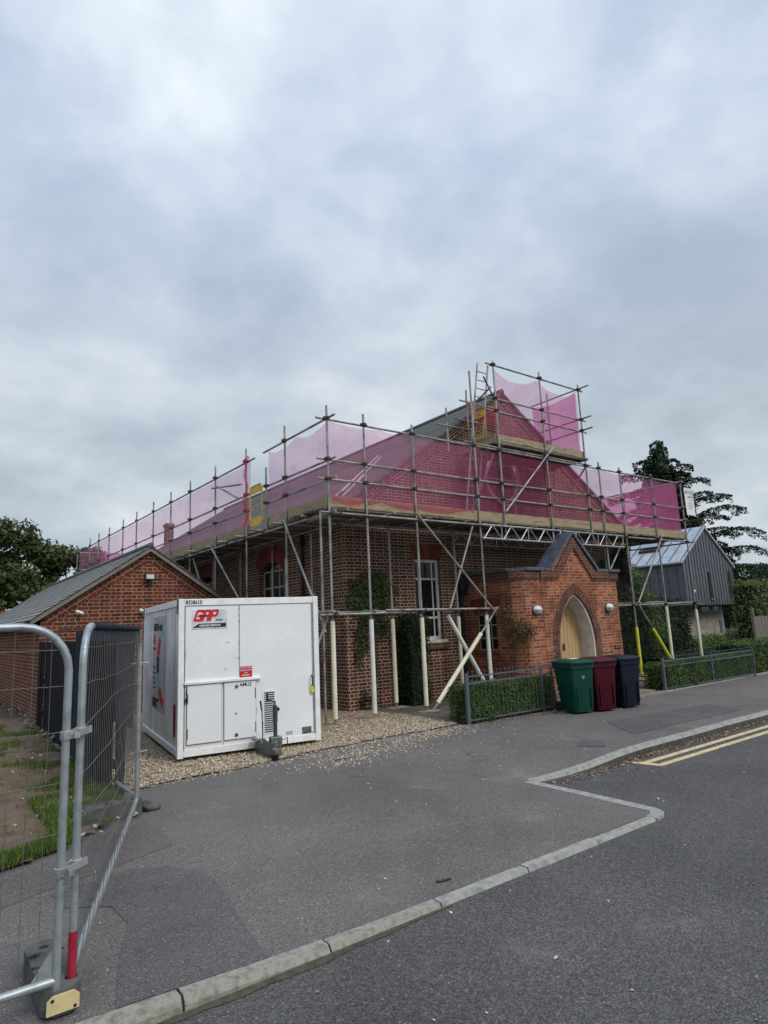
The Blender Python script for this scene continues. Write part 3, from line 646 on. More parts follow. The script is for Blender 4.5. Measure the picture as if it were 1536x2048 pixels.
# front window
w = MB(); y = HY+.10
w.box(9.98, 10.06, y, y+.06, WZ0, WZ1); w.box(10.74, 10.82, y, y+.06, WZ0, WZ1); w.box(10.06, 10.74, y, y+.06, WZ1-.08, WZ1); w.box(10.06, 10.74, y, y+.06, WZ0, WZ0+.09)
w.box(10.60, 10.635, y+.01, y+.05, WZ0+.09, WZ1-.08)
w.box(10.16, 10.195, y+.01, y+.05, WZ0+.09, WZ1-.08)
for z in (WZ0+.52, WZ1-.52): w.box(10.06, 10.74, y+.008, y+.052, z, z+.05)
w.box(9.93, 10.90, HY-.05, HY+.10, WZ0-.07, WZ0-.002)
wd = w.build('window', M['frame_w'], hall); p = MB(); p.box(10.05, 10.75, y+.03, y+.036, WZ0+.05, WZ1-.05); p.build('pane', M['glass'], wd)
b = MB(); n = 13
wedge_arch(b, [(9.95+.90*i/n, WZ1+.005) for i in range(n+1)], [(9.85+1.10*i/n, WZ1+.34) for i in range(n+1)], 'y', HY-.012, HY+.02); b.build('window_arch', M['voussoir'], hall)
b = MB(); b.box(9.9, 10.92, HY-.06, HY, WZ0-.22, WZ0-.075, .01); b.build('window_sill', M['darkbrick'], hall)
# round gable window with two rings of brick
b = MB()
for r0, r1, n in ((.79, .90, 56), (.91, 1.12, 44)): wedge_arch(b, circ(RW[0], RW[1], r0, n)+[(RW[0]+r0, RW[1])], circ(RW[0], RW[1], r1, n)+[(RW[0]+r1, RW[1])], 'y', HY-.02, HY+.02)
b.build('window_arch', M['voussoir_dark'], hall)
w = MB(); wedge_arch(w, circ(RW[0], RW[1], .60, 40)+[(RW[0]+.60, RW[1])], circ(RW[0], RW[1], .70, 40)+[(RW[0]+.70, RW[1])], 'y', HY+.08, HY+.15, 0)
w.box(RW[0]-.02, RW[0]+.02, HY+.09, HY+.14, RW[1]-.60, RW[1]+.60); w.box(RW[0]-.60, RW[0]+.60, HY+.092, HY+.138, RW[1]-.02, RW[1]+.02)
wedge_arch(w, circ(RW[0], RW[1], .73, 40)+[(RW[0]+.73, RW[1])], circ(RW[0], RW[1], .777, 40)+[(RW[0]+.777, RW[1])], 'y', HY+.05, HY+.2, 0)
wd = w.build('window', M['frame_w'], hall); p = MB(); p.prism(circ(RW[0], RW[1], .75), 'y', HY+.12, HY+.13); p.build('pane', M['glass'], wd)
# roof
rf = MB(); ov = .06; yF = HY-.10; HIP = 32.4
def rz_(x): return HZA-SL*abs(x-HXC)
for s_, xe in ((-1, HX0-.22), (1, HX1+.22)):
    ze = HZA-SL*abs(xe-HXC)
    a = [(HXC, yF, HZA+ov), (HXC, HIP, HZA+ov), (xe, HYE+.2, ze+ov), (xe, yF, ze+ov)]
    rf.add(a+[(x, y, z-.09) for x, y, z in a], [(0, 1, 2, 3), (7, 6, 5, 4), (0, 3, 7, 4), (2, 3, 7, 6), (0, 1, 5, 4), (1, 2, 6, 5)])
rf.add([(HXC, HIP, HZA+ov), (HX0-.22, HYE+.2, rz_(HX0-.22)+ov), (HX1+.22, HYE+.2, rz_(HX1+.22)+ov)], [(0, 1, 2)])
def slopeobj(mb, name, mat, parent, origin, ang, axis='y'):
    o = mb.build(name, mat, parent, world=False); o.location = V(origin)-rootloc(parent); o.rotation_euler = (0, ang, 0) if axis == 'y' else (ang, 0, 0); return o
# slates laid in the slope's own plane so that the courses run level
lenS = hypot(HXC-(HX0-.22), SL*(HXC-(HX0-.22)))
roofo = rf.build('roof', M['slate'], hall)
b = MB(); b.tube([(HXC, yF, HZA+.06), (HXC, HIP, HZA+.06)], .085, 8); b.build('ridge_tiles', M['coping'], roofo)
for xx, yy, hh, ww in ((13.68, 42, 9.1, .24), (13.3, 36, 7.9, .15)):
    b = MB(); b.box(xx-ww, xx+ww, yy-ww, yy+ww, 3.2, hh); b.box(xx-ww-.06, xx+ww+.06, yy-ww-.06, yy+ww+.06, hh-.22, hh-.08); b.build('chimney', M['hallbrick'], roofo)
b = MB(); b.box(10.2, 17.2, HYE+.28, 44, -.1, 3.3); b.build('rear_wing', M['hallbrick'], hall)
b = MB(); b.prism([(10, 3.3), (17.4, 3.3), (13.7, 5.6)], 'y', HYE+.25, 44.1); b.build('rear_wing_roof', M['slate'], hall)
# raked verge: three projecting courses each side
for s_ in (-1, 1):
    ang = math.atan(SL); ln = hypot(HXC-HX0, HZA-HZE)
    b = MB(); b.box(0, ln, -.022, 0, -.255, -.03); b.box(0, ln, -.045, -.022, -.105, -.03)
    if s_ < 0: o = slopeobj(b, 'verge_course', M['hallbrick'], hall, (HX0, HY, HZE), -ang)
    else: o = slopeobj(b, 'verge_course', M['hallbrick'], hall, (HXC, HY, HZA), ang)
# downpipes
b = MB(); b.tube([(HX0-.08, 13.9, 4.3), (HX0-.08, 13.9, 0)], .045, 10)
for z in (1.2, 2.6, 3.9): b.box(HX0-.14, HX0-.02, 13.83, 13.97, z, z+.06)
b.build('downpipe', M['black'], hall)
b = MB(); b.tube([(11.42, HY-.09, 3.0), (11.42, HY-.09, 0)], .045, 10); b.box(11.30, 11.54, HY-.22, HY-.02, 2.62, 2.95, .01); b.prism([(11.34, 2.62), (11.5, 2.62), (11.46, 2.48), (11.38, 2.48)], 'y', HY-.18, HY-.04)
b.build('downpipe', M['black'], hall)
# white flapping sheet strips lying on the slope
for i, (p, q, w_) in enumerate((((8.75, 13.35, 0), (11.35, 15.2, 0), .035), ((9.0, 13.2, 0), (11.0, 14.6, 0), .03), ((8.2, 13.1, 0), (10.2, 14.4, 0), .03), ((8.35, 12.7, 0), (9.6, 13.5, 0), .035))):
    p = V((p[0], p[1], rz_(p[0])+.10)); q = V((q[0], q[1], rz_(q[0])+.10)); b = MB(); b.beam(p, q, w_, .03)
    tag(b.build('roofing_batten', M['signgrey']), ['longest white batten lying up the slate roof behind the netting', 'white batten second up the slate roof behind the netting', 'white batten low on the slate roof behind the netting', 'shortest white batten nearest the roof corner behind the netting'][i], 'batten', 'white battens lying on the roof')

# ---- porch
PY, PX0, PX1, PZ, GX, GZ = 10.20, 11.62, 15.62, 2.98, 13.76, 3.90
door_c, dhw = 13.66, .74
def gothic(c, hw, zs, za, n=9):                  # pointed arch, left spring -> apex -> right spring
    h = za-zs; r = (h*h+hw*hw)/(2*hw); out = []
    for i in range(n+1):
        t = i/n; a = pi-t*math.acos((r-hw)/r); x = c-hw+r+r*cos(a); zg_ = zs+r*sin(a); ze_ = zs+h*sqrt(max(0, 1-((c-x)/hw)**2))
        out.append((x, zg_*.72+ze_*.28))
    return out+[(2*c-x, z) for x, z in out[::-1][1:]]
G1 = gothic(door_c, dhw, 1.15, 2.41, 12)
out = [(12.42, -.1), (15.14, -.1), (15.14, 2.98), (14.70, 2.98), (GX, GZ), (12.82, 2.98), (12.42, 2.98)]
holed(out, [[(door_c-dhw, -.05), (door_c+dhw, -.05)]+G1[::-1]], 'y', PY, PY+.36).build('porch_wall', M['porchbrick'], hall)
b = MB(); b.box(15.14, PX1, PY+.04, PY+.36, -.1, PZ); b.box(PX1-.3, PX1, PY+.36, HY, -.1, PZ); b.build('porch_wall', M['porchbrick'], hall); b = MB(); b.box(11.80, 12.419, PY+.015, PY+.36, -.1, PZ)
b.add([(PX0, PY+.26, -.1), (11.80, PY+.015, -.1), (11.80, PY+.36, -.1), (PX0+.2, PY+.5, -.1), (PX0, PY+.26, PZ), (11.80, PY+.015, PZ), (11.80, PY+.36, PZ), (PX0+.2, PY+.5, PZ)], [(0, 1, 5, 4), (4, 5, 6, 7), (2, 3, 7, 6), (0, 3, 7, 4)])
b.build('porch_wall', M['porchbrick'], hall)
pwin = [(11.02, 1.10), (11.72, 1.10), (11.72, 1.98), (11.02, 1.98)]
holed([(PY+.26, -.1), (HY, -.1), (HY, PZ), (PY+.26, PZ)], [pwin], 'x', PX0, PX0+.3).build('porch_wall', M['porchbrick'], hall)
b = MB(); n = 16
wedge_arch(b, [(10.97+.80*i/n, 1.98+.05*sin(pi*i/n)) for i in range(n+1)], [(10.85+1.04*i/n, 2.34+.06*sin(pi*i/n)) for i in range(n+1)], 'x', PX0-.012, PX0+.02); b.build('window_arch', M['voussoir'], hall)
w = MB(); x = PX0+.08
for a in (11.02, 11.27, 11.45, 11.69): w.box(x, x+.04, a, a+.03, 1.10, 1.98)
for z in (1.10, 1.38, 1.70, 1.95): w.box(x+.003, x+.037, 11.05, 11.69, z, z+.03)
wd = w.build('window', M['frame_o'], hall); p = MB(); p.box(x+.018, x+.024, 11.03, 11.71, 1.11, 1.97); p.build('pane', M['glass'], wd)
b = MB(); b.box(PX0-.06, PX0+.08, 10.96, 11.78, 1.0, 1.09, .008); b.build('window_sill', M['darkbrick'], hall)
b = MB(); b.box(PX0+.1, PX1-.1, PY+.3, HY, 2.72, 2.80); b.build('porch_flat_roof', M['coping'], hall)
# projecting darker band that follows the parapet and gable
bd = .24
def band(z_off, th, pr, mat, name):
    b = MB(); g = (GZ-2.98)/(GX-12.82)
    o_ = [(12.38, PZ-z_off), (12.82+.10, PZ-z_off), (GX, GZ-z_off-.02), (14.70-.10, PZ-z_off), (15.18, PZ-z_off)]
    i_ = [(12.38, PZ-z_off-th), (12.82+.22, PZ-z_off-th), (GX, GZ-z_off-th-.10), (14.70-.22, PZ-z_off-th), (15.18, PZ-z_off-th)]
    for k in range(4): b.prism([o_[k], o_[k+1], i_[k+1], i_[k]], 'y', PY-pr, PY)
    b.box(15.18, PX1+pr, PY+.04-pr, PY+.04, PZ-z_off-th, PZ-z_off); b.box(11.80, 12.38, PY+.04-pr, PY+.04, PZ-z_off-th, PZ-z_off)
    b.box(PX1, PX1+pr, PY+.04, HY, PZ-z_off-th, PZ-z_off); b.box(PX0-pr, PX0, PY+.27, HY, PZ-z_off-th, PZ-z_off)
    b.add([(PX0-pr, PY+.26, z) for z in (PZ-z_off-th, PZ-z_off)]+[(11.80, PY+.04-pr, z) for z in (PZ-z_off-th, PZ-z_off)]+[(PX0, PY+.26, z) for z in (PZ-z_off-th, PZ-z_off)]+[(11.80, PY+.04, z) for z in (PZ-z_off-th, PZ-z_off)],
          [(0, 2, 3, 1), (1, 3, 7, 5), (0, 4, 6, 2)])
    return b.build(name, mat, hall)
band(0, .20, .05, M['darkbrick'], 'parapet_band'); band(.20, .05, .02, M['porchbrick'], 'parapet_band')
# coping stones
c = MB(); g0 = .005
def cop(x0, x1, y0, y1, z0=PZ, z1=PZ+.075):
    n = max(1, round(max(x1-x0, y1-y0)/.45))
    for k in range(n):
        if x1-x0 > y1-y0: a, b_ = x0+(x1-x0)*k/n+g0, x0+(x1-x0)*(k+1)/n-g0; c.box(a, b_, y0, y1, z0, z1, .008)
        else: a, b_ = y0+(y1-y0)*k/n+g0, y0+(y1-y0)*(k+1)/n-g0; c.box(x0, x1, a, b_, z0, z1, .008)
cop(11.86, 12.82, PY-.06, PY+.40); cop(14.66, PX1+.09, PY-.06, PY+.40); cop(PX1-.3, PX1+.09, PY+.41, HY-.01); cop(PX0-.09, PX0+.32, PY+.32, HY-.01)
c.prism([(PX0-.09, PY+.30), (11.85, PY-.06), (11.85, PY+.40), (PX0+.3, PY+.44)], 'z', PZ, PZ+.075)
for s_, xf in ((-1, 12.80), (1, 14.70)):
    dx = GX-xf; h = GZ-2.98+.02; l = hypot(dx, h); nx, nz = (-h/l*(1 if s_ < 0 else -1), abs(dx)/l)
    for k in range(2 if s_ < 0 else 3):
        nn = 2 if s_ < 0 else 3; t0, t1 = k/nn+.004, (k+1)/nn-.004
        P0, P1 = (xf+dx*t0, 3.02+h*t0), (xf+dx*t1, 3.02+h*t1)
        c.prism([P0, P1, (P1[0]+nx*.075, P1[1]+nz*.075), (P0[0]+nx*.075, P0[1]+nz*.075)], 'y', PY-.07, PY+.42)
c.build('coping', M['coping'], hall)
# slate ridge fill behind the porch gable
b = MB(); b.prism([(12.9, 2.9), (14.6, 2.9), (GX, GZ-.08)], 'y', PY+.365, PY+.41); b.build('porch_gable_roof', M['coping'], hall)
# doorway: brick rings, rendered reveal, oak double doors
ZS = 1.15
O1 = gothic(door_c, dhw+.115, ZS, 2.54, 12); O2 = gothic(door_c, dhw+.235, ZS, 2.67, 12)
def densify(P, k=2):
    o_ = []
    for i in range(len(P)-1):
        for q in range(k): t = q/k; o_.append((P[i][0]+(P[i+1][0]-P[i][0])*t, P[i][1]+(P[i+1][1]-P[i][1])*t))
    return o_+[P[-1]]
b = MB(); wedge_arch(b, densify(G1), densify(O1), 'y', PY-.022, PY+.02, .12); wedge_arch(b, densify(O1), densify(O2), 'y', PY-.012, PY+.01, .12)
for k in range(15):
    z0 = ZS-.075*(k+1); L_ = .25 if k % 2 else .215
    b.box(door_c-dhw-L_, door_c-dhw-.004, PY-.015, PY+.02, z0+.005, z0+.07); b.box(door_c+dhw+.004, door_c+dhw+L_, PY-.015, PY+.02, z0+.005, z0+.07)
b.build('door_arch', M['voussoir_dark'], hall)
b = MB(); OO = [(door_c-dhw-.25, .03)]+O2+[(door_c+dhw+.25, .03)]; GI = [(door_c-dhw, .03)]+G1+[(door_c+dhw, .03)]
for i in range(len(GI)-1): b.prism([GI[i], GI[i+1], OO[i+1], OO[i]], 'y', PY-.006, PY-.001)
b.build('arch_mortar', M['mortar'], hall)
b = MB(); rev = [(door_c-dhw, 0)]+G1+[(door_c+dhw, 0)]
b2 = [(door_c+(x-door_c)*.93, z-.06 if z > .1 else z) for x, z in rev]
for i in range(len(rev)-1): b.prism([rev[i], rev[i+1], b2[i+1], b2[i]], 'y', PY+.03, PY+.50)
b.build('doorway_reveal', M['cream'], hall)
half = [p for p in G1 if p[0] <= door_c+.001]
for s_ in (-1, 1):
    pr = [(door_c+s_*(abs(x-door_c)*.94), z-.05) for x, z in half]; pr = [(door_c+s_*(dhw*.94), -.02)]+pr+[(door_c+s_*.006, pr[-1][1]), (door_c+s_*.006, -.02)]
    d = MB(); d.prism(pr, 'y', PY+.42, PY+.48)
    for k in range(1, 5):
        xx = door_c+s_*k*.14; zt = next((pr[i][1] for i in range(1, len(pr)-2) if abs(pr[i][0]-door_c) < abs(xx-door_c)+.02), 1.3)-.06
        d.box(xx-.012, xx+.012, PY+.412, PY+.421, 0, zt)
    do = d.build('door', M['oak'], hall)
    if s_ < 0: h = MB(); h.box(door_c-.09, door_c-.05, PY+.395, PY+.42, .98, 1.16); h.tube([(door_c-.07, PY+.38, 1.10), (door_c-.15, PY+.38, 1.08)], .012, 8); h.tube([(door_c-.07, PY+.42, 1.10), (door_c-.07, PY+.38, 1.10)], .012, 8); h.build('handle', M['black'], do)
for xx in (12.16, 15.06):
    l = MB(); yy = PY if 12.42 < xx < 15.14 else PY+.015
    l.lathe([(.145, 0), (.145, -.03), (.14, -.035)], (xx, yy, 2.03), 20, 'y'); l.v = [(a, b_, 2.03+(c-2.03)*.8) for a, b_, c in l.v]
    lo = l.build('wall_lamp', M['black'], hall)
    l = MB(); l.lathe([(.138, -.03), (.135, -.07), (.11, -.11), (.065, -.135), (.01, -.145)], (xx, yy, 2.03), 20, 'y'); l.v = [(a, b_, 2.03+(c-2.03)*.78) for a, b_, c in l.v]; l.build('lamp_glass', M['lamp'], lo, smooth=True)
    l = MB(); l.box(xx-.15, xx+.15, yy-.150, yy-.036, 2.015, 2.03); l.build('lamp_guard', M['steel'], lo)
b = MB(); b.box(door_c-dhw-.1, door_c+dhw+.1, PY-.32, PY-.001, -.02, .06); b.build('doorstep', M['paving'], hall)
b = MB(); b.box(15.23, 15.50, PY+.01, PY+.04, .95, 1.02); b.build('letter_plate', M['darkbrick'], hall)

# ---------------------------------------------------------------- garage block on the left
GX0, GX1, GY, GE, GA = 2.46, 7.22, 16.35, 2.38, 3.98
GC = (GX0+GX1)/2; gs = (GA-GE)/(GC-GX0)
gar = thing('brick_garage', (GX0, GY, 0), 'low red brick outbuilding with grey slate gable roof behind the white cabin', 'building')
b = MB(); b.prism([(GX0, -.1), (GX1, -.1), (GX1, GE), (GC, GA), (GX0, GE)], 'y', GY, GY+.25); b.build('wall', M['garagebrick'], gar)
b = MB(); b.box(GX0, GX0+.25, GY+.25, 30.6, -.1, GE-.02); b.box(GX1-.25, GX1, GY+.25, 30.6, -.1, GE-.02); b.box(GX0+.25, GX1-.25, 30.35, 30.6, -.1, GE); b.build('wall', M['garagebrick'], gar)
ga = math.atan(gs); gl = hypot(GC-GX0+.25, gs*(GC-GX0+.25))
# the slates are one object per slope, in its own tilted frame, with real overlapping courses
def slate_slope(parent, ox, oz, sgn, ang, ln, y0, y1, mat, gauge=.19):
    b = MB(); n = int(ln/gauge)
    for k in range(n):
        d0, d1 = ln-(k+1)*ln/n, ln-k*ln/n
        b.add([(d1, y0, .012), (d1, y1, .012), (d1, y1, .032), (d1, y0, .032), (d0-.03, y0, .010), (d0-.03, y1, .010), (d0-.03, y1, .018), (d0-.03, y0, .018)],
              [(0, 1, 2, 3), (3, 2, 6, 7), (4, 5, 1, 0), (0, 3, 7, 4), (1, 5, 6, 2), (4, 7, 6, 5)])
    o = b.build('roof_slope', mat, parent, world=False); o.location = V((ox, 0, oz))-rootloc(parent)
    o.rotation_euler = (0, ang, 0) if sgn > 0 else (0, ang, pi)
    return o
def slatemat2(name, c1, c2, mortar, bw, rh):
    mt, t, bs = newmat(name); co = texco(t); s_ = N(t, 'ShaderNodeSeparateXYZ'); L(t, co, s_.inputs[0]); cb = N(t, 'ShaderNodeCombineXYZ'); L(t, s_.outputs[1], cb.inputs[0]); L(t, s_.outputs[0], cb.inputs[1])
    b = N(t, 'ShaderNodeTexBrick'); L(t, cb.outputs[0], b.inputs['Vector']); b.inputs['Scale'].default_value = 1; b.inputs['Brick Width'].default_value = bw; b.inputs['Row Height'].default_value = rh
    b.inputs['Mortar Size'].default_value = .006; b.inputs['Color1'].default_value = (*c1, 1); b.inputs['Color2'].default_value = (*c2, 1); b.inputs['Mortar'].default_value = (*mortar, 1)
    n_ = noise_(t, co, 1.4, 5, .65); col = mixc(t, .7, b.outputs[0], ramp(t, n_, [(.3, (.7, .7, .7)), (.55, (1, 1, 1)), (.72, (1.5, 1.45, 1.2))]), 'MULTIPLY')
    n3 = noise_(t, co, 22, 3); col = mixc(t, .5, col, ramp(t, n3, [(.3, (.75, .75, .75)), (.7, (1.25, 1.25, 1.25))]), 'MULTIPLY')
    L(t, col, bs.inputs['Base Color']); bs.inputs['Roughness'].default_value = .6; bump_(t, bs, n3, .3, .005); return mt
M['gs2'] = slatemat2('garage_slates', (.20, .20, .185), (.13, .132, .124), (.04, .04, .04), .30, gl/int(gl/.19))
slate_slope(gar, GC, GA+.055, -1, ga, gl, -30.8, -(GY-.16), M['gs2'])
slate_slope(gar, GC, GA+.055, 1, ga, gl, GY-.16, 30.8, M['gs2'])
b = MB(); b.tube([(GC, GY-.16, GA+.10), (GC, 30.8, GA+.10)], .07, 8); b.build('ridge_tiles', M['coping'], gar)
b = MB()
for sg in (-1, 1):
    xe = GC+sg*(GC-GX0+.22); ze = GA-gs*(GC-GX0+.22)
    b.prism([(GC, GA+.05), (xe, ze+.05), (xe, ze-.055), (GC, GA-.055)], 'y', GY-.13, GY-.10)
b.build('barge_board', M['verge'], gar)
b = MB()
xe = GX0-.22; ze = GA-gs*(GC-GX0+.22)
b.box(xe, GX0-.001, GY-.10, 30.6, ze-.10, ze-.07); b.box(xe-.02, xe, GY-.10, 30.6, ze-.12, ze+.04); b.box(xe-.02, GX0+.10, GY-.099, GY-.001, ze-.12, ze-.101); b.build('soffit', M['verge'], gar)
b = MB(); b.tube([(xe-.07, GY-.12, ze+.0), (xe-.07, 30.6, ze+.0)], .05, 10); b.build('gutter', M['black'], gar)
for sg in (-1, 1):
    b = MB(); ln = hypot(GC-GX0, GA-GE); b.box(0, ln, -.016, 0, -.25, -.02)
    slopeobj(b, 'verge_course', M['garagebrick'], gar, (GX0, GY, GE) if sg < 0 else (GC, GY, GA), -ga if sg < 0 else ga)
b = MB(); b.prism([(GC-.42, GA-.29), (GC+.42, GA-.29), (GC+.05, GA-.035), (GC-.05, GA-.035)], 'y', GY-.018, GY); b.build('verge_course', M['garagebrick'], gar)
b = MB(); b.box(GX0+.4, GX1-.3, GY-.016, GY, 2.02, 2.10); b.build('string_course', M['darkbrick'], gar)
b = MB(); b.box(4.70, 4.96, GY-.16, GY-.10, 3.20, 3.37, .01); b.box(4.80, 4.86, GY-.12, GY, 3.10, 3.2); fl = b.build('floodlight', M['black'], gar)
b = MB(); b.box(4.735, 4.925, GY-.166, GY-.158, 3.23, 3.34); b.build('lamp_glass', M['lamp'], fl)
for xx in (3.22, 4.66):
    b = MB(); b.lathe([(.05, 0), (.05, -.04)], (xx, GY, 2.44), 12, 'y'); b.tube([(xx-.03, GY-.05, 2.47), (xx+.10, GY-.14, 2.41)], .035, 10); b.build('security_camera', M['white'], gar)

# ---------------------------------------------------------------- black slatted fence between garage and drive
def lane(y): return 2.41-.36*(16.0-y)/7.8
fen = thing('slatted_fence', (2.3, 12, 0), 'black stained slatted timber fence running from the garage corner toward the drive', 'fence')
y = 15.9; k = 0
while y > 8.3:
    wd_ = .145 if k % 3 else .17; gap_ = (.30 if k in (1, 2) else (.16 if k in (3,) else .03)); x = lane(y)
    b = MB(); b.box(x-.012+random.uniform(-.01, .01), x+.012, y-wd_, y, .04, 1.80+random.uniform(-.015, .015)); b.build('board', M['stained'], fen); y -= wd_+gap_; k += 1
b = MB()
for z in (.35, 1.0, 1.62): b.beam((lane(15.9)+.05, 15.9, z), (lane(8.3)+.05, 8.3, z), .05, .08)
b.build('rail', M['stained'], fen)
for yy in (15.4, 13.6, 11.8, 10.0, 8.35): b = MB(); b.box(lane(yy)+.075, lane(yy)+.165, yy-.045, yy+.045, 0, 1.75); b.build('post', M['stained'], fen)
# ---------------------------------------------------------------- scaffolding
sc = thing('scaffolding', (6.65, 10.62, 0), 'steel tube scaffolding with timber decks wrapped around two sides and the gable of the hall', 'scaffolding')
OY, OX, IY, IX = 10.62, 6.65, 11.62, 7.55; TR = .0242; DZ = 4.18
Z1, R1, R2, R3, ZL = 2.08, 4.80, 5.21, 6.07, 4.09
coupl = []
def pole(name, p, q, parent=sc, r=TR, mat=None): b = MB(); b.tube([p, q], r, 8); return b.build(name, mat or M['scaf'], parent, smooth=True)
def coupler(x, y, z, s_=1): coupl.append((x, y, z))
def standard(x, y, z0, z1, foam=None, ftop=1.93, levels=(), plate=True, fbot=.10):
    o = pole('standard', (x, y, z0+.01), (x, y, z1))
    if foam: b = MB(); b.tube([(x, y, z0+fbot), (x, y, z0+ftop)], .047, 12); b.build('foam_sleeve', M[foam], o, smooth=True)
    if plate: b = MB(); b.box(x-.075, x+.075, y-.075, y+.075, z0, z0+.008); b.box(x-.22, x+.25, y-.11, y+.11, z0-.03, z0-.001); b.build('sole_plate', M['board'], o)
    for z in levels: coupler(x, y, z)
    return o
lv = (Z1, ZL, R1, R2, R3)
for x, zt, fm in ((6.65, 6.34, 'foamc'), (7.57, 6.31, 'foamw'), (8.91, 6.28, 'foamc'), (10.88, 7.99, 'foamw')):
    standard(x, OY, .03, zt, fm, levels=lv)
standard(6.50, OY+.10, .03, ZL+.05, None, levels=(Z1,), plate=False)
for x, zt in ((11.77, 8.46), (13.60, 8.53), (15.33, 8.51)): standard(x, OY, 3.72, zt, plate=False, levels=(3.79, ZL, R1, R2, R3, 7.12, 7.45, 8.36))
for x, zt, fm, ft in ((15.94, 6.24, None, 0), (16.97, 6.20, 'foamy', 1.42), (18.70, 6.19, 'foamc', 1.98), (20.45, 6.10, 'foamc', 1.85)):
    standard(x, OY, .03, zt, fm, ft, levels=lv)
for x, fm in ((8.88, 'foamc'), (10.92, 'foamc'), (17.3, 'foamy')): standard(x, IY, .03, ZL+.12, fm, levels=(Z1, ZL))
SY = [12.44, 14.51, 16.52, 18.48, 20.25, 22.08, 24.1, 25.95, 28.1, 29.9, 31.6, 34.3]
for i, y in enumerate(SY): standard(OX, y, .03, 6.40 if i else 6.42, None, levels=lv, plate=y < 16)
standard(OX, 13.40, DZ-.1, 5.66, plate=False, levels=(R1, R2)); standard(OX+.02, 12.52, .03, 3.4, None, plate=False)
for y in (12.9, 14.9, 16.9, 18.9, 20.9, 22.9, 25, 27, 29, 31): standard(IX, y, .03, ZL+.1, plate=False, levels=(ZL,))
for y in (12.75, 14.6, 16.8, 19.2, 21.6, 24): standard(20.45, y, .03, 6.15, None, levels=lv, plate=False)
# ledgers and guard rails (tubes lapped in 4-6 m lengths, not dead straight)
def run(name, a, b_, off, step=5.2):
    a, b_ = V(a), V(b_); l = (b_-a).length; n = max(1, round(l/step)); d = (b_-a)/n; nv = V(off)
    for i in range(n):
        j = nv*(.052 if i % 2 else .0); p = a+d*i-(d.normalized()*.18 if i else V((0, 0, 0))); q = a+d*(i+1)
        jz = V((0, 0, random.uniform(-.008, .008))); pole(name, p+j+jz, q+j-jz)
fo = (0, .0, .02)
yO = OY-.05; yI = OY+.05; xO = OX-.05; xI = OX+.05
for z in (R1, R2, R3): run('guard_rail', (6.42, yI, z), (20.62, yI, z-.01), (0, .0, .05), 5.0)
run('ledger', (6.42, yO, ZL), (11.2, yO, ZL), fo); run('ledger', (16.6, yI, ZL), (20.7, yI, ZL), fo)
run('ledger', (6.35, yO, Z1), (8.3, yO, Z1), fo); run('ledger', (7.9, yO-.02, Z1+.05), (11.22, yO-.02, Z1+.03), fo, 9)
run('ledger', (6.35, IY+.05, Z1+.07), (11.1, IY+.05, Z1+.05), fo); run('ledger', (15.75, yI, Z1), (20.6, yI, Z1+.02), fo, 3.0); run('ledger', (15.9, IY+.05, Z1+.08), (20.5, IY+.05, Z1+.10), fo)
run('ledger', (7.2, IY-.05, ZL), (19.2, IY-.05, ZL), fo)
run('ledger', (10.6, yI-.0, 6.14), (15.66, yI, 6.12), fo, 9); run('ledger', (11.8, yO, 6.30), (15.4, yO, 6.27), fo, 9)
for z in (R1, R2): run('guard_rail', (xI, 10.4, z), (xI, 13.5, z), fo, 9); run('guard_rail', (xI, 14.3, z), (xI, 34.5, z), fo)
run('guard_rail', (xI, 10.4, R3+.02), (xI, 13.62, R3+.02), fo, 9); run('guard_rail', (xI, 14.1, R3), (xI, 34.5, R3), fo)
run('ledger', (xO, 10.3, ZL), (xO, 34.5, ZL), fo, 5.6); run('ledger', (IX-.05, 11, ZL), (IX-.05, 33, ZL), fo, 5.6)
run('ledger', (xI, 10.4, Z1), (xI, 16.8, Z1), fo, 6); run('ledger', (xO-.1, 10.3, Z1+.06), (xO-.1, 13.2, Z1+.05), fo, 6)
for z in (R1, R2, R3): run('guard_rail', (20.40, 10.5, z+.02), (20.40, 24, z), fo); 
for z in (Z1, ZL): run('ledger', (20.50, 10.4, z-.04), (20.50, 24, z-.04), fo)
for z in (R2, R3): run('guard_rail', (6.4, 34.35, z), (9.6, 34.35, z), fo, 9)
# transoms, ends proud of the ledgers
x = 6.9
while x < 20.5:
    if not 11.5 < x < 15.8: pole('transom', (x, OY-.22-random.uniform(0, .12), ZL+.05), (x+.01, 11.95, ZL+.05))
    else: pole('transom', (x, OY-.16, ZL+.05), (x, 11.95, ZL+.05))
    x += 1.17
y = 11.35
while y < 34:
    e = random.uniform(.16, .42); pole('transom', (OX-e, y, ZL+.052), (7.85, y+random.uniform(-.06, .06), ZL+.052)); coupler(OX-.05, y, ZL+.03); y += 1.05
for x in (6.65, 7.57, 8.9): pole('transom', (x+.05, OY-.15, Z1+.05), (x+.05, 11.95, Z1+.05))
pole('transom', (17.02, OY-.2, Z1+.05), (17.02, 11.9, Z1+.05)); pole('transom', (20.4, OY-.2, Z1+.05), (20.4, 11.9, Z1+.05))
for x in (11.85, 13.55, 15.25): pole('transom', (x, OY-.15, 6.20), (x, 12.4, 6.20))
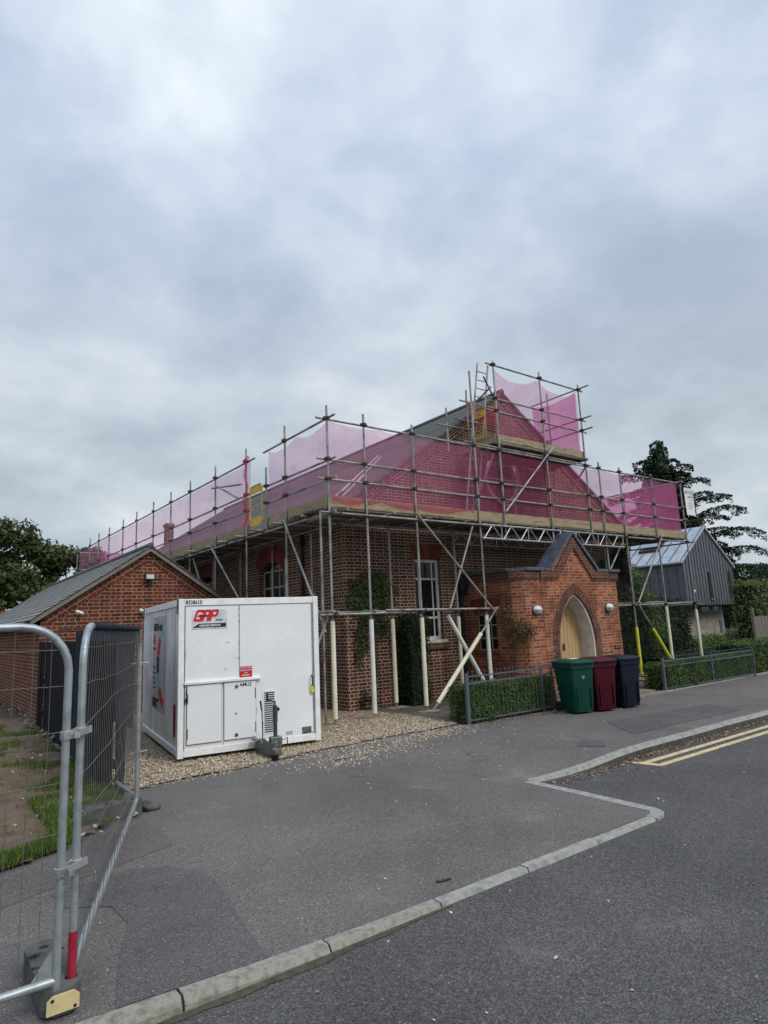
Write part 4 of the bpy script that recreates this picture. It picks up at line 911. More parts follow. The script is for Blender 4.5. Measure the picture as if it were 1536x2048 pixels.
# braces
for p, q in (((8.84, yO-.05, 4.22), (11.12, yO-.05, 1.98)), ((10.72, yI+.05, 4.06), (9.82, yI+.05, 2.10)), ((18.84, yO-.05, 4.25), (17.02, yO-.05, 2.10)), ((11.72, yO-.05, 4.46), (13.93, yO-.05, 6.50)),
             ((xO-.05, 12.37, 4.22), (xO-.05, 10.72, 1.75)), ((xO-.05, 16.54, 4.10), (xO-.05, 14.55, 2.45)), ((xI+.05, 18.9, 4.6), (xI+.05, 17.9, 3.3)),
             ((16.97, yI+.06, 4.0), (16.05, yI+.06, 3.0)), ((15.5, yI+.06, 6.1), (15.0, 11.4, 4.9)), ((11.72, yI+.1, 6.0), (11.15, 11.3, 4.3)), ((6.3, 10.75, 1.35), (6.62, 10.72, 2.06))): pole('brace', p, q)
# raking foam sleeved struts near the ground
def strut(p, q, foam, t0, t1):
    o = pole('brace', p, q); p, q = V(p), V(q); b = MB(); b.tube([p+(q-p)*t0, p+(q-p)*t1], .047, 12); b.build('foam_sleeve', M[foam], o, smooth=True)
    return o
strut((8.98, yO-.06, .02), (11.16, yO-.06, 2.14), 'foamc', .07, .72)
strut((11.0, yI+.08, .12), (9.76, yI+.08, 2.02), 'foamw', .05, .98)
strut((18.66, yO-.06, .15), (17.02, yO-.06, 2.12), 'foamy', .06, .62)
strut((17.1, 11.0, .05), (15.5, 11.0, 1.9), 'foamw', .08, .95)
b = MB(); b.box(8.85, 9.13, OY-.2, OY+.02, .012, .03); b.box(16.86, 17.15, OY-.16, OY+.12, .072, .09); b.build('sole_plate', M['board'], sc)
# lattice beams carrying the deck over the porch
for yy, nm in ((OY-.055, 0), (IY+.05, 1)):
    t = MB(); x0, x1 = 10.86, 16.72; zt, zb_ = 4.10, 3.77
    t.tube([(x0, yy, zt), (x1, yy, zt-.01)], TR, 8); t.tube([(x0, yy, zb_), (x1, yy, zb_-.01)], TR, 8); x = x0+.08; k = 0
    while x < x1-.3:
        if k % 3 == 2: t.tube([(x, yy, zb_), (x, yy, zt)], .016, 6); x += .05
        t.tube([(x, yy, zb_ if k % 2 == 0 else zt), (x+.30, yy, zt if k % 2 == 0 else zb_)], .016, 6); x += .31; k += 1
    t.tube([(x1-.03, yy, zb_), (x1-.03, yy, zt)], .016, 6)
    t.build('lattice_beam', M['steel'], sc, smooth=True)
# deck boards and toe boards
def boards(name, x0, x1, y0, y1, z, along, n, l=3.9):
    b = MB()
    for k in range(n):
        if along == 'x':
            w_ = (y1-y0)/n; a = x0-random.uniform(0, .1)
            while a < x1: e = min(a+l, x1+random.uniform(0, .08)); b.box(a, e-.006, y0+w_*k+.004, y0+w_*(k+1)-.004, z+random.uniform(0, .004), z+.038); a = e
        else:
            w_ = (x1-x0)/n; a = y0-random.uniform(0, .1)
            while a < y1: e = min(a+l, y1+random.uniform(0, .08)); b.box(x0+w_*k+.004, x0+w_*(k+1)-.004, a, e-.006, z+random.uniform(0, .004), z+.038); a = e
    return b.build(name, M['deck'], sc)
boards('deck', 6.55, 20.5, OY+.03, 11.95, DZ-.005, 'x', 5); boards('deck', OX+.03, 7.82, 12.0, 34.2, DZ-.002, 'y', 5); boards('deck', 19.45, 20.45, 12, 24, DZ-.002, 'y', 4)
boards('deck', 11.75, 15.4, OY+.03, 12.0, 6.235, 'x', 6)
def toe(p, q, h=.225, z=None, th=.038, n_=3.9):
    p, q = V(p), V(q); l = (q-p).length; n = max(1, round(l/n_)); d = (q-p)/n
    for i in range(n):
        b = MB(); jz = random.uniform(-.012, .02); b.beam(p+d*i+d.normalized()*.01+V((0, 0, jz)), p+d*(i+1)+V((0, 0, jz)), th, h); b.build('toe_board', M['board'], sc)
toe((6.60, OY+.055, DZ+.155), (20.45, OY+.055, DZ+.145)); toe((OX+.055, 10.75, DZ+.155), (OX+.055, 13.5, DZ+.155)); toe((OX+.055, 14.3, DZ+.15), (OX+.055, 34.2, DZ+.15)); toe((20.39, 10.8, DZ+.15), (20.39, 24, DZ+.15))
toe((11.80, OY+.055, 6.40), (15.36, OY+.055, 6.385), .24); toe((11.78, OY+.1, 6.40), (11.78, 11.7, 6.40), .24); toe((15.30, OY+.1, 6.39), (15.30, 12.0, 6.39), .24)
# upper lift rails
for z in (7.10, 7.45, 8.37): run('guard_rail', (11.55 if z > 7.2 else 11.3, yI, z), (15.6, yI, z+.0), fo, 9); run('guard_rail', (15.38, 10.3, z+.03), (15.38, 12.5, z+.03), fo, 9)
for x, y, z0, z1 in ((15.33, 11.75, 4.2, 8.6), (11.86, 11.75, 4.2, 8.05), (13.6, 11.85, 4.2, 6.4)): standard(x, y, z0, z1, plate=False, levels=(6.2,))
for p, q in (((11.55, yI+.1, 8.03), (12.95, 11.75, 8.05)), ((11.6, 11.75, 7.72), (12.9, 11.75, 7.72)), ((11.5, 10.5, 7.66), (12.2, 12.0, 7.66)), ((11.35, 11.8, 7.2), (12.3, 11.8, 7.2)), ((10.7, 11.7, 6.9), (11.95, 11.7, 6.9)), ((11.05, 11.72, 6.2), (11.05, 11.72, 7.4))): pole('guard_rail', p, q)
# couplers: dark clamp blocks where tubes cross
coupl.sort(key=lambda c: hypot(c[0], c[1]))
cb_ = MB(); cb_.box(-.045, .045, -.06, .06, -.035, .035, .012); cb_.box(-.075, .02, -.03, .03, -.03, .03, .01); cb_.tube([(-.02, -.10, 0), (-.02, .10, 0)], .010, 6)
cm = None; rest = MB()
for i, (x, y, z) in enumerate(coupl):
    if i < 95:
        if cm is None: cm = cb_.build('coupler', M['coupler'], sc, world=False); o = cm
        else: o = cm.copy(); COL.objects.link(o); o.parent = sc
        o.location = V((x, y, z))-V(sc.location); o.rotation_euler = (random.uniform(-.15, .15), 0, random.choice((0, pi/2, .6, -.4)))
    else: rest.box(x-.05, x+.05, y-.05, y+.05, z-.03, z+.03)
if rest.v: tag(rest.build('coupler', M['coupler'], sc), kind='stuff')
# small odd tubes and swivels clamped to the side run
for p, q in (((6.58, 16.6, 5.78), (6.5, 14.45, 5.45)), ((6.45, 15.95, 5.70), (6.62, 15.0, 5.22))): pole('brace', p, q)
# yellow ladder gates
def gate(ax, a0, a1, fx, z0, z1):
    g = MB(); w_ = .016
    def P(a, z): return (fx, a, z) if ax == 'y' else (a, fx, z)
    r = .10; loop = [P(a0+r, z0), P(a1-r, z0), P(a1, z0+r), P(a1, z1-r), P(a1-r, z1), P(a0+r, z1), P(a0, z1-r), P(a0, z0+r), P(a0+r, z0)]
    g.tube(loop, w_, 8); g.tube([P(a0, (z0+z1)/2), P(a1, (z0+z1)/2)], .010, 6)
    o = g.build('ladder_gate', M['safety'], sc)
    for za, zb_2 in ((z0+.02, z0+.20), (z1-.20, z1-.02)):
        g = MB(); q = [P(a0+.02, za), P(a1-.02, za), P(a1-.02, zb_2), P(a0+.02, zb_2)]; dv = V((.006, 0, 0)) if ax == 'y' else V((0, .006, 0))
        g.add([V(p)+dv for p in q]+[V(p)-dv for p in q], [(0, 1, 2, 3), (7, 6, 5, 4), (0, 1, 5, 4), (1, 2, 6, 5), (2, 3, 7, 6), (3, 0, 4, 7)]); g.build('gate_panel', M['safety'], o)
    return o
gate('y', 13.58, 14.25, OX-.02, 4.33, 5.33); gate('y', 11.15, 11.6, 11.90, 6.45, 7.35)
# ladder to the top lift
ld = thing('ladder', (11.3, 11.3, DZ), 'steel pole ladder rising from the main deck past the gable peak', 'ladder')
pa, pb, qa, qb = V((11.02, 11.25, 4.23)), V((11.97, 11.35, 8.72)), V((11.42, 11.25, 4.23)), V((12.37, 11.35, 8.72))
for a, b_ in ((pa, pb), (qa, qb)): pole('stile', a, b_, ld, .024)
for k in range(1, 18): t = k/18; b = MB(); b.tube([pa+(pb-pa)*t, qa+(qb-qa)*t], .014, 6); b.build('rung', M['scaf'], ld)
# timber boards end seen behind ladder: sign banner tied to the last standard
sg = thing('banner_sign', (20.5, OY-.06, 4.9), 'white printed banner tied beside the last right-hand scaffold pole', 'sign')
b = MB(); nx = 6
for i in range(nx):
    x0, x1 = 20.53+.62*i/nx, 20.53+.62*(i+1)/nx
    def bz(x): return OY-.08-.035*sin((x-20.53)*7)
    b.add([(x0+.10*0, bz(x0), 4.98), (x1, bz(x1), 4.98-.02), (x1-.02, bz(x1), 5.90-.03), (x0-.02, bz(x0), 5.90), (x0, bz(x0)+.004, 4.98), (x1, bz(x1)+.004, 4.96), (x1-.02, bz(x1)+.004, 5.87), (x0-.02, bz(x0)+.004, 5.90)], [(0, 1, 2, 3), (7, 6, 5, 4), (0, 1, 5, 4), (2, 3, 7, 6), (0, 3, 7, 4), (1, 2, 6, 5)])
b.build('sheet', M['white'], sg)
b = MB(); y_ = OY-.125
for z, x0, x1, h in ((5.56, 20.66, 20.98, .07), (5.47, 20.70, 20.95, .025), (5.38, 20.64, 21.0, .018), (5.32, 20.64, 20.96, .018), (5.26, 20.64, 21.0, .018), (5.20, 20.64, 20.9, .018)):
    x = x0
    while x < x1: w_ = random.uniform(.03, .07); b.box(x, min(x1, x+w_), y_, y_+.003, z, z+h); x += w_+.015
b.build('faded_lettering', M['fade'], sg)
b = MB(); b.box(20.56, 21.1, y_, y_+.003, 5.72, 5.82); b.build('header_band', plain('banner_beige', (.50, .49, .42), .7), sg)

# ---------------------------------------------------------------- pink debris netting
def net(name, a, b_, z0, z1, mat, label, group='pink debris nets on the scaffolding', nu=60, nv=14, sag=.05, wave=.03, off=(0, 1, 0), lower=None, scallop=None, bays=1, seed=0, tail=0):
    a, b_ = V(a), V(b_); l = (b_-a).length; vs = []; fs = []; o_ = V(off)
    for i in range(nu+1):
        u = i/nu; p = a+(b_-a)*u; s_ = (u*bays) % 1; dip = 4*s_*(1-s_)*sag
        top = z1-dip*(.8+.3*noise.noise(V((u*5, seed, 0)))); bot = z0-(lower(u) if lower else 0)
        if scallop: bot -= abs(sin(u*pi*scallop))*.10
        for j in range(nv+1):
            v = j/nv; z = bot+(top-bot)*v
            w_ = wave*(noise.noise(V((u*l*1.3, v*1.2, seed+3)))+.5*noise.noise(V((u*l*3.7, v*3, seed))))*(.3+1.2*sin(pi*v)); e = 0
            vs.append(tuple(p+o_*w_+V((0, 0, z))))
    for i in range(nu):
        for j in range(nv): k = i*(nv+1)+j; fs.append((k, k+nv+1, k+nv+2, k+1))
    mb = MB(); mb.add(vs, fs); o = mb.build(name, mat, smooth=True, fix=False)
    return tag(o, label, 'netting', group)
yn = OY+.085; xn = OX+.085
def lapf(u): return .0
net('debris_netting', (6.72, yn, 0), (20.30, yn, 0), DZ+.24, R3-.02, M['net'], 'long pink net along the front guard rails below the gable', nu=160, sag=.05, bays=10, seed=1)
net('debris_netting', (xn, 10.72, 0), (xn, 13.42, 0), DZ+.24, R3+.0, M['net'], 'short pink net on the side run between front corner and yellow gate', nu=30, sag=.16, bays=2, off=(1, 0, 0), seed=2)
net('debris_netting', (xn, 14.42, 0), (xn, 34.2, 0), DZ+.22, R3-.02, M['net'], 'long pink net on the side run beyond the yellow gate', nu=160, sag=.03, bays=11, off=(1, 0, 0), seed=3)
net('debris_netting', (20.33, 10.7, 0), (20.33, 24, 0), DZ+.22, R3+.0, M['netr'], 'deep pink net on the far right return of the scaffold', nu=60, sag=.06, bays=5, off=(1, 0, 0), seed=4)
net('debris_netting', (11.86, yn+.02, 0), (15.34, yn+.02, 0), 6.50, 8.33, M['net'], 'pink net drooping across the front of the small top platform', nu=60, sag=.32, wave=.07, bays=2, seed=5)
net('debris_netting', (15.28, 10.72, 0), (15.28, 12.3, 0), 6.50, 8.28, M['netr'], 'deep pink net on the right end of the small top platform', nu=30, sag=.10, wave=.10, bays=1, off=(1, 0, 0), seed=6)
net('debris_netting', (12.0, 11.95, 0), (13.3, 11.95, 0), 7.25, 7.95, M['nettail'], 'red-pink net scrap behind the ladder at the gable peak', nu=20, sag=.25, wave=.06, bays=1, seed=7)
net('debris_netting', (7.72, 34.2, 0), (18, 34.2, 0), DZ+.3, R3, M['netr'], 'pink net across the far rear end of the scaffold', nu=20, seed=8)
# loose lower edge lapped over the toe board
b = MB(); nu, vs, fs = 120, [], []
for i in range(nu+1):
    u = i/nu; x = 6.74+4.0*u; d = abs(sin(pi*(x-6.65)/ (1.0 if x < 7.6 else (1.34 if x < 8.9 else 1.95))))*.13+.03
    for j in range(5): vs.append((x, OY+.028-.012*sin(pi*j/4)-.01*noise.noise(V((x*6, j, 0))), DZ+.29-d*j/4-.02))
for i in range(nu):
    for j in range(4): k = i*5+j; fs.append((k, k+5, k+6, k+1))
b.add(vs, fs); tag(b.build('debris_netting', M['nettail'], smooth=True, fix=False), 'loose red-pink net hem sagging over the front toe board at the corner', 'netting', 'pink debris nets on the scaffolding')
# twisted net tail tied to the pole beside the gate
b = MB(); P = [V((OX-.06+.03*sin(k*1.1), 14.42+.05*sin(k*.8), R3+.05-.11*k)) for k in range(17)]; b.tube(P, .022, 7, r2=.045); b.tube([(OX, 14.62, R3), (OX-.05, 14.3, R3+.05)], .05, 7)
tag(b.build('debris_netting', M['nettail'], smooth=True), 'twisted hanging end of red-pink net beside the yellow ladder gate', 'netting', 'pink debris nets on the scaffolding')

# ---------------------------------------------------------------- site cabin on a tow hitch
CW, CL, CH = 2.25, 3.45, 2.304
cab = thing('site_cabin', (3.284, 9.569, .06), 'white towable site welfare cabin with red logo standing on the gravel', 'cabin', rz=-.1415)
HSH = [0]
def cbuild(mb, name, mat, parent=cab, **k):
    if HSH[0]: mb.v = [(x-.19*sm(x, 1.15, 1.42)-.02, y*.92, z*.95) for x, y, z in mb.v]
    return mb.build(name, mat, parent, world=False, **k)
b = MB(); b.box(.03, CW-.03, .03, CL-.03, .04, CH-.03); cbuild(b, 'body', M['cabinside'])
b = MB(); b.box(.10, CW-.10, .012, .03, .09, CH-.09); cbuild(b, 'front_panel', M['cabin'])
for x0 in (0, CW-.085):
    for y0 in (0, CL-.085): b = MB(); b.box(x0, x0+.085, y0, y0+.085, 0, CH, .006); cbuild(b, 'corner_post', M['cabintrim'])
for z0, z1 in ((CH-.105, CH-.004), (.015, .115)):
    for q in ((.087, CW-.087, .004, .08), (.087, CW-.087, CL-.08, CL-.004), (.004, .08, .087, CL-.087), (CW-.08, CW-.004, .087, CL-.087)): b = MB(); b.box(*q, z0, z1, .005); cbuild(b, 'frame_rail', M['cabintrim'])
b = MB(); b.box(.2, CW-.2, .3, CL-.3, -.05, .04); b.build('chassis', M['black'], cab, world=False)
for yy in (1.1, 1.9):
    for xx in (.22, CW-.42): b = MB(); b.lathe([(.14, 0), (.15, .03), (.15, .17), (.14, .2)], (xx, yy, .08), 20, 'x'); cbuild(b, 'wheel', M['rubber'])
b = MB(); b.box(.918, .926, .006, .0125, 1.10, CH-.11); b.box(2.128, 2.134, .006, .0125, .12, CH-.11)
b.box(.095, .10, .002, .012, .1, 2.2); b.box(CW-.105, CW-.10, .002, .012, .1, 2.2); b.box(.10, CW-.10, .006, .0125, CH-.112, CH-.106); cbuild(b, 'panel_seam', M['seamc'])
b = MB(); b.box(.085, 1.25, -.035, .012, 1.035, 1.075, .006); cbuild(b, 'rain_strip', M['cabintrim'])
for x0, x1 in ((.13, .64), (.68, 1.17)):
    b = MB(); b.box(x0, x1, -.012, .012, .185, 1.02, .005); d = cbuild(b, 'hatch_door', M['cabin'])
    b = MB()
    e = .006
    b.box(x0-e, x0-.001, -.002, .0118, .18, 1.025); b.box(x1+.001, x1+e, -.002, .0118, .18, 1.025); b.box(x0, x1, -.002, .0118, .178, .184); cbuild(b, 'door_gap', M['seamc'], d)
    b = MB()
    hx = x0+.005 if x0 < .3 else x1-.012
    for z in (.26, .76): b.box(hx, hx+.01, -.020, -.0125, z, z+.15)
    cbuild(b, 'hinge', M['silver'], d)
b = MB()
for x, z, r in ((.87, .955, .028), (.865, .245, .028), (.86, .56, .012)): b.lathe([(r, 0), (r*.9, -.012)], (x, -.012, z), 14, 'y')
cbuild(b, 'door_lock', M['silver'])
b = MB(); b.lathe([(.026, 0), (.024, -.03)], (1.53, .012, .555), 14, 'y'); cbuild(b, 'cable_gland', M['black'])
b = MB(); b.tube([(.125, -.02, .98), (.118, -.035, .90), (.125, -.02, .80)], .008, 6); b.box(.10, .125, -.025, -.012, .78, .84); cbuild(b, 'latch', M['black'])
b = MB(); b.box(1.29, 1.49, .004, .0125, .20, .855); vt = cbuild(b, 'vent_grille', M['cabin']); b = MB()
for k in range(19): b.box(1.31, 1.475, -.002, .0045, .225+.0325*k, .240+.0325*k)
cbuild(b, 'vent_slot', M['ink'], vt)
b = MB(); b.tube([(2.115, .01, 1.03), (2.10, -.05, 1.02), (2.10, -.055, .90), (2.115, .01, .87)], .011, 8); cbuild(b, 'door_handle', M['black'])
b = MB(); b.prism([(2.09, .86), (2.12, .86), (2.145, .80), (2.14, .76), (2.10, .75), (2.08, .80)], 'y', -.028, -.022); cbuild(b, 'warning_tag', plain('yellow_tag', (.65, .62, .02), .5))
b = MB(); b.box(1.93, 2.09, .008, .0124, .13, .235); cbuild(b, 'data_plate', M['silver'])
b = MB(); b.box(1.66, 1.77, .008, .0124, .15, .20); cbuild(b, 'worn_sticker', M['fade'])
b = MB(); b.tube([(-.012, .04, CH-.22), (-.012, .04, CH+.07)], .014, 8); b.tube([(-.01, CL-.04, CH-.22), (-.01, CL-.04, CH+.05)], .014, 8); b.tube([(CW-.05, .04, CH-.01), (CW-.05, .04, CH+.03), (CW-.03, .04, CH+.05), (CW-.01, .04, CH+.03)], .008, 6); cbuild(b, 'lifting_pin', M['silver'])
# scuffs on the front
b = MB()
for x, z, w_ in ((.70, 1.62, .07), (.30, 1.37, .03), (.83, 1.39, .03), (.86, 1.37, .035), (1.60, 1.72, .02), (.28, 1.66, .02), (1.58, .42, .015), (.62, 1.32, .02)): b.box(x, x+w_, .0095, .0123, z, z+.004)
for k in range(9): z = 1.35+k*.11+random.uniform(0, .05); b.box(.905+random.uniform(0, .01), .915+random.uniform(0, .01), .0095, .0123, z, z+random.uniform(.01, .06))
cbuild(b, 'scuff_mark', M['seamc'])
b = MB()
for x, z, w_, h_ in ((.70, 1.20, .006, .05), (.128, .60, .005, .10), (.66, .12, .012, .05), (1.19, .52, .005, .09), (1.188, .10, .006, .06), (.30, .11, .02, .012), (1.75, .11, .03, .010), (2.10, .125, .02, .02), (.107, 1.4, .004, .16), (2.137, .5, .004, .4)): b.box(x, x+w_, .0085, .0122, z, z+h_)
cbuild(b, 'rust_run', M['rust'])
# logo sign: sheared joined strokes G A P
b = MB(); b.box(.195, .73, .006, .0122, 1.845, 2.14); sgn = cbuild(b, 'logo_sign', plain('sign_silver', (.66, .70, .71), .5))
def stroke(mb, pts_, w_, x0, z0, y, sh=.32, sx=1, sz=1):
    for i in range(len(pts_)-1):
        (ax_, az_), (bx_, bz_) = pts_[i], pts_[i+1]; dx, dz = bx_-ax_, bz_-az_; l = hypot(dx, dz) or 1; ex, ez = dx/l*w_/2, dz/l*w_/2; px, pz = -dz/l*w_/2, dx/l*w_/2
        q = [(ax_-ex+px, az_-ez+pz), (bx_+ex+px, bz_+ez+pz), (bx_+ex-px, bz_+ez-pz), (ax_-ex-px, az_-ez-pz)]
        mb.prism([(x0+(a+c*sh)*sx, z0+c*sz) for a, c in q], 'y', y-.0008-.0003*i, y+.001)
G = [[(.115, .135), (.118, .15), (.035, .15), (.02, .135), (.02, .015), (.035, .0), (.11, .0)], [(.11, .0), (.11, .07)], [(.07, .07), (.16, .07)]]
A_ = [[(.15, .0), (.15, .135), (.165, .15), (.215, .15), (.23, .135), (.23, .0)], [(.15, .07), (.27, .07)]]
P_ = [[(.27, .0), (.27, .15), (.34, .15), (.355, .135), (.355, .085), (.34, .07), (.27, .07)]]
def logo(mb, w_, x0, z0, y):
    for lst in (G, A_, P_):
        for pl_ in lst: stroke(mb, [(p[0]*.93, p[1]*.93) for p in pl_], w_, x0, z0, y)
b = MB(); logo(b, .050, .213, 1.977, .0045); cbuild(b, 'logo_outline', M['white'], sgn)
b = MB(); logo(b, .036, .213, 1.977, .0015); cbuild(b, 'logo_letters', M['red'], sgn)
b = MB(); text_front(b, 'GROUP', .032, .545, .004, 1.963, shear=.3, bold=.001); cbuild(b, 'small_lettering', M['ink'], sgn)
b = MB(); b.prism([(.205, 1.865), (.295, 1.925), (.71, 1.925), (.71, 1.865)], 'y', .003, .0055); bar = cbuild(b, 'name_bar', M['navy'], sgn)
b = MB(); text_front(b, 'WELFARE SERVICES', .040, .30, .0015, 1.881, shear=.25, bold=.0012, xs=.93); cbuild(b, 'lettering', M['white'], bar)
b = MB(); b.box(.925, 1.12, .004, .0122, 1.085, 1.245); rs = cbuild(b, 'red_sign', M['red']); b = MB()
for k, (tx, s_) in enumerate((('DO NOT OPERATE', .024), ('WELFARE UNITS', .026), ('IN A', .026), ('BASEMENT', .026))):
    text_front(b, tx, s_, 1.0225, .002, 1.215-.037*k, align='CENTER', bold=.0006, depth=.001)
cbuild(b, 'lettering', M['white'], rs)
b = MB(); text_front(b, 'AMU2', .075, .915, -.014, .950, bold=.0012, xs=.95, depth=.001); cbuild(b, 'unit_marking', M['ink'])
b = MB(); text_front(b, '8338610', .085, .10, .002, CH-.083, bold=.0015, xs=.82, depth=.0015); cbuild(b, 'unit_number', M['ink'])
# side poster with curved colour bands, text lines and red tail light strip
b = MB(); b.box(.020, .029, 1.20, 2.42, .52, 2.10); po = cbuild(b, 'poster', M['signgrey'])
def sideb(polys, mat, nm, d=.017, par=None):
    b = MB()
    for pl_ in polys: b.prism(pl_, 'x', d, .0225)
    return cbuild(b, nm, mat, par or po)
def ringseg(a0, a1, r0=.92, r1=1.12, c=(.72, 1.28), n=8, sy_=1.15):
    I = [(c[0]+r0*sy_*cos(a0+(a1-a0)*i/n), c[1]+r0*.75*sin(a0+(a1-a0)*i/n)) for i in range(n+1)]; O = [(c[0]+r1*sy_*cos(a0+(a1-a0)*i/n), c[1]+r1*.75*sin(a0+(a1-a0)*i/n)) for i in range(n+1)]
    return [[I[i], I[i+1], O[i+1], O[i]] for i in range(n)]
for a0, a1, mt in ((.62, .98, 'teal'), (.20, .60, 'red'), (-.18, .18, 'navy'), (-.55, -.20, 'teal'), (-.98, -.57, 'red')): sideb(ringseg(a0, a1), M[mt], 'colour_band')
def side_text(mb, txt, size, y0, z, **k):
    vs, fs = textmesh(txt, size, depth=.001, **k); mb.add([(.0155-c, y0-a, z+b_) for a, b_, c in vs], fs)
b = MB(); side_text(b, 'GREEN with', .17, 2.36, 1.86, bold=.004); side_text(b, 'gap-group.co.uk', .10, 2.38, .66, bold=.002); side_text(b, '0800 345', .12, 2.38, .56, bold=.003)
for z in (1.22, 1.12, 1.03, .95, .87): b.box(.0150, .0195, 2.10, 2.36, z, z+.018)
cbuild(b, 'lettering', M['ink'], po)
b = MB(); b.box(.016, .0195, 2.18, 2.38, 1.62, 1.78); cbuild(b, 'red_badge', M['red'], po)
b = MB(); b.box(.016, .0195, 2.14, 2.38, 1.52, 1.57); cbuild(b, 'navy_badge', M['navy'], po)
b = MB(); b.box(.008, .03, .33, .40, .27, .74); cbuild(b, 'reflector_strip', plain('dark_red_reflector', (.22, .01, .02), .4))
b = MB(); b.box(.026, .0295, 2.55, 2.565, .12, 1.0); b.box(.026, .0295, .42, .43, .12, 2.15); cbuild(b, 'side_seam', M['seamc'])
# hitch: drawbar, jockey stand, hand brake
HSH[0] = 1
h = MB(); h.prism([(1.17, .02), (1.50, .02), (1.40, .10), (1.28, .10)], 'y', -.30, .02)
h.add([(1.16, -.05, .16), (1.50, -.05, .16), (1.46, -.62, .10), (1.30, -.62, .10), (1.16, -.05, -.01), (1.50, -.05, -.01), (1.46, -.62, -.02), (1.30, -.62, -.02)], [(0, 1, 2, 3), (7, 6, 5, 4), (0, 3, 7, 4), (3, 2, 6, 7), (1, 2, 6, 5), (0, 1, 5, 4)])
h.box(1.10, 1.30, -.30, -.04, .155, .175, .004); h.box(1.34, 1.48, -.86, -.60, .02, .12, .02); h.lathe([(.05, 0), (.065, .03), (.06, .07), (.03, .09)], (1.41, -.88, .03), 16, 'z')
h.box(1.28, 1.32, -.75, -.35, .0, .20, .006); hi = cbuild(h, 'drawbar', M['silver'])
h = MB(); h.tube([(1.36, -.36, .05), (1.33, -.36, .22), (1.19, -.38, .62), (1.17, -.38, .66)], .016, 8); h.tube([(1.33, -.36, .20), (1.24, -.37, .46)], .026, 8); cbuild(h, 'handbrake_lever', plain('dark_green_steel', (.03, .04, .04), .5), hi)
h = MB(); h.tube([(1.185, -.38, .63), (1.155, -.385, .78)], .018, 8); cbuild(h, 'lever_grip', plain('dark_red_grip', (.05, .015, .015), .6), hi)
h = MB(); h.tube([(1.53, -.52, -.03), (1.53, -.52, .62)], .030, 10); h.tube([(1.53, -.52, .45), (1.53, -.52, .70)], .036, 10); h.tube([(1.53, -.52, .70), (1.53, -.52, .76), (1.46, -.52, .79), (1.40, -.54, .79)], .012, 7); cbuild(h, 'jockey_stand', plain('olive_steel', (.055, .06, .05), .5, c2=(.03, .033, .028)), hi)
h = MB(); h.tube([(1.40, -.54, .79), (1.40, -.54, .92)], .020, 8); cbuild(h, 'crank_grip', M['black'], hi)
h = MB(); h.box(1.44, 1.62, -.58, -.46, .08, .24, .015); h.tube([(1.62, -.5, .16), (1.72, -.5, .20), (1.72, -.5, .10)], .010, 6); h.tube([(1.38, -.70, .10), (1.44, -.78, .18), (1.50, -.7, .2)], .014, 6)
h.prism([(1.46, -.04), (1.60, -.04), (1.57, .08), (1.49, .08)], 'y', -.66, -.60); cbuild(h, 'clamp', M['silver'], hi)
h = MB(); h.lathe([(.06, -.05), (.075, -.04), (.075, .04), (.06, .05)], (1.42, -.80, -.005), 16, 'x'); cbuild(h, 'jockey_wheel', M['rubber'], hi); HSH[0] = 0

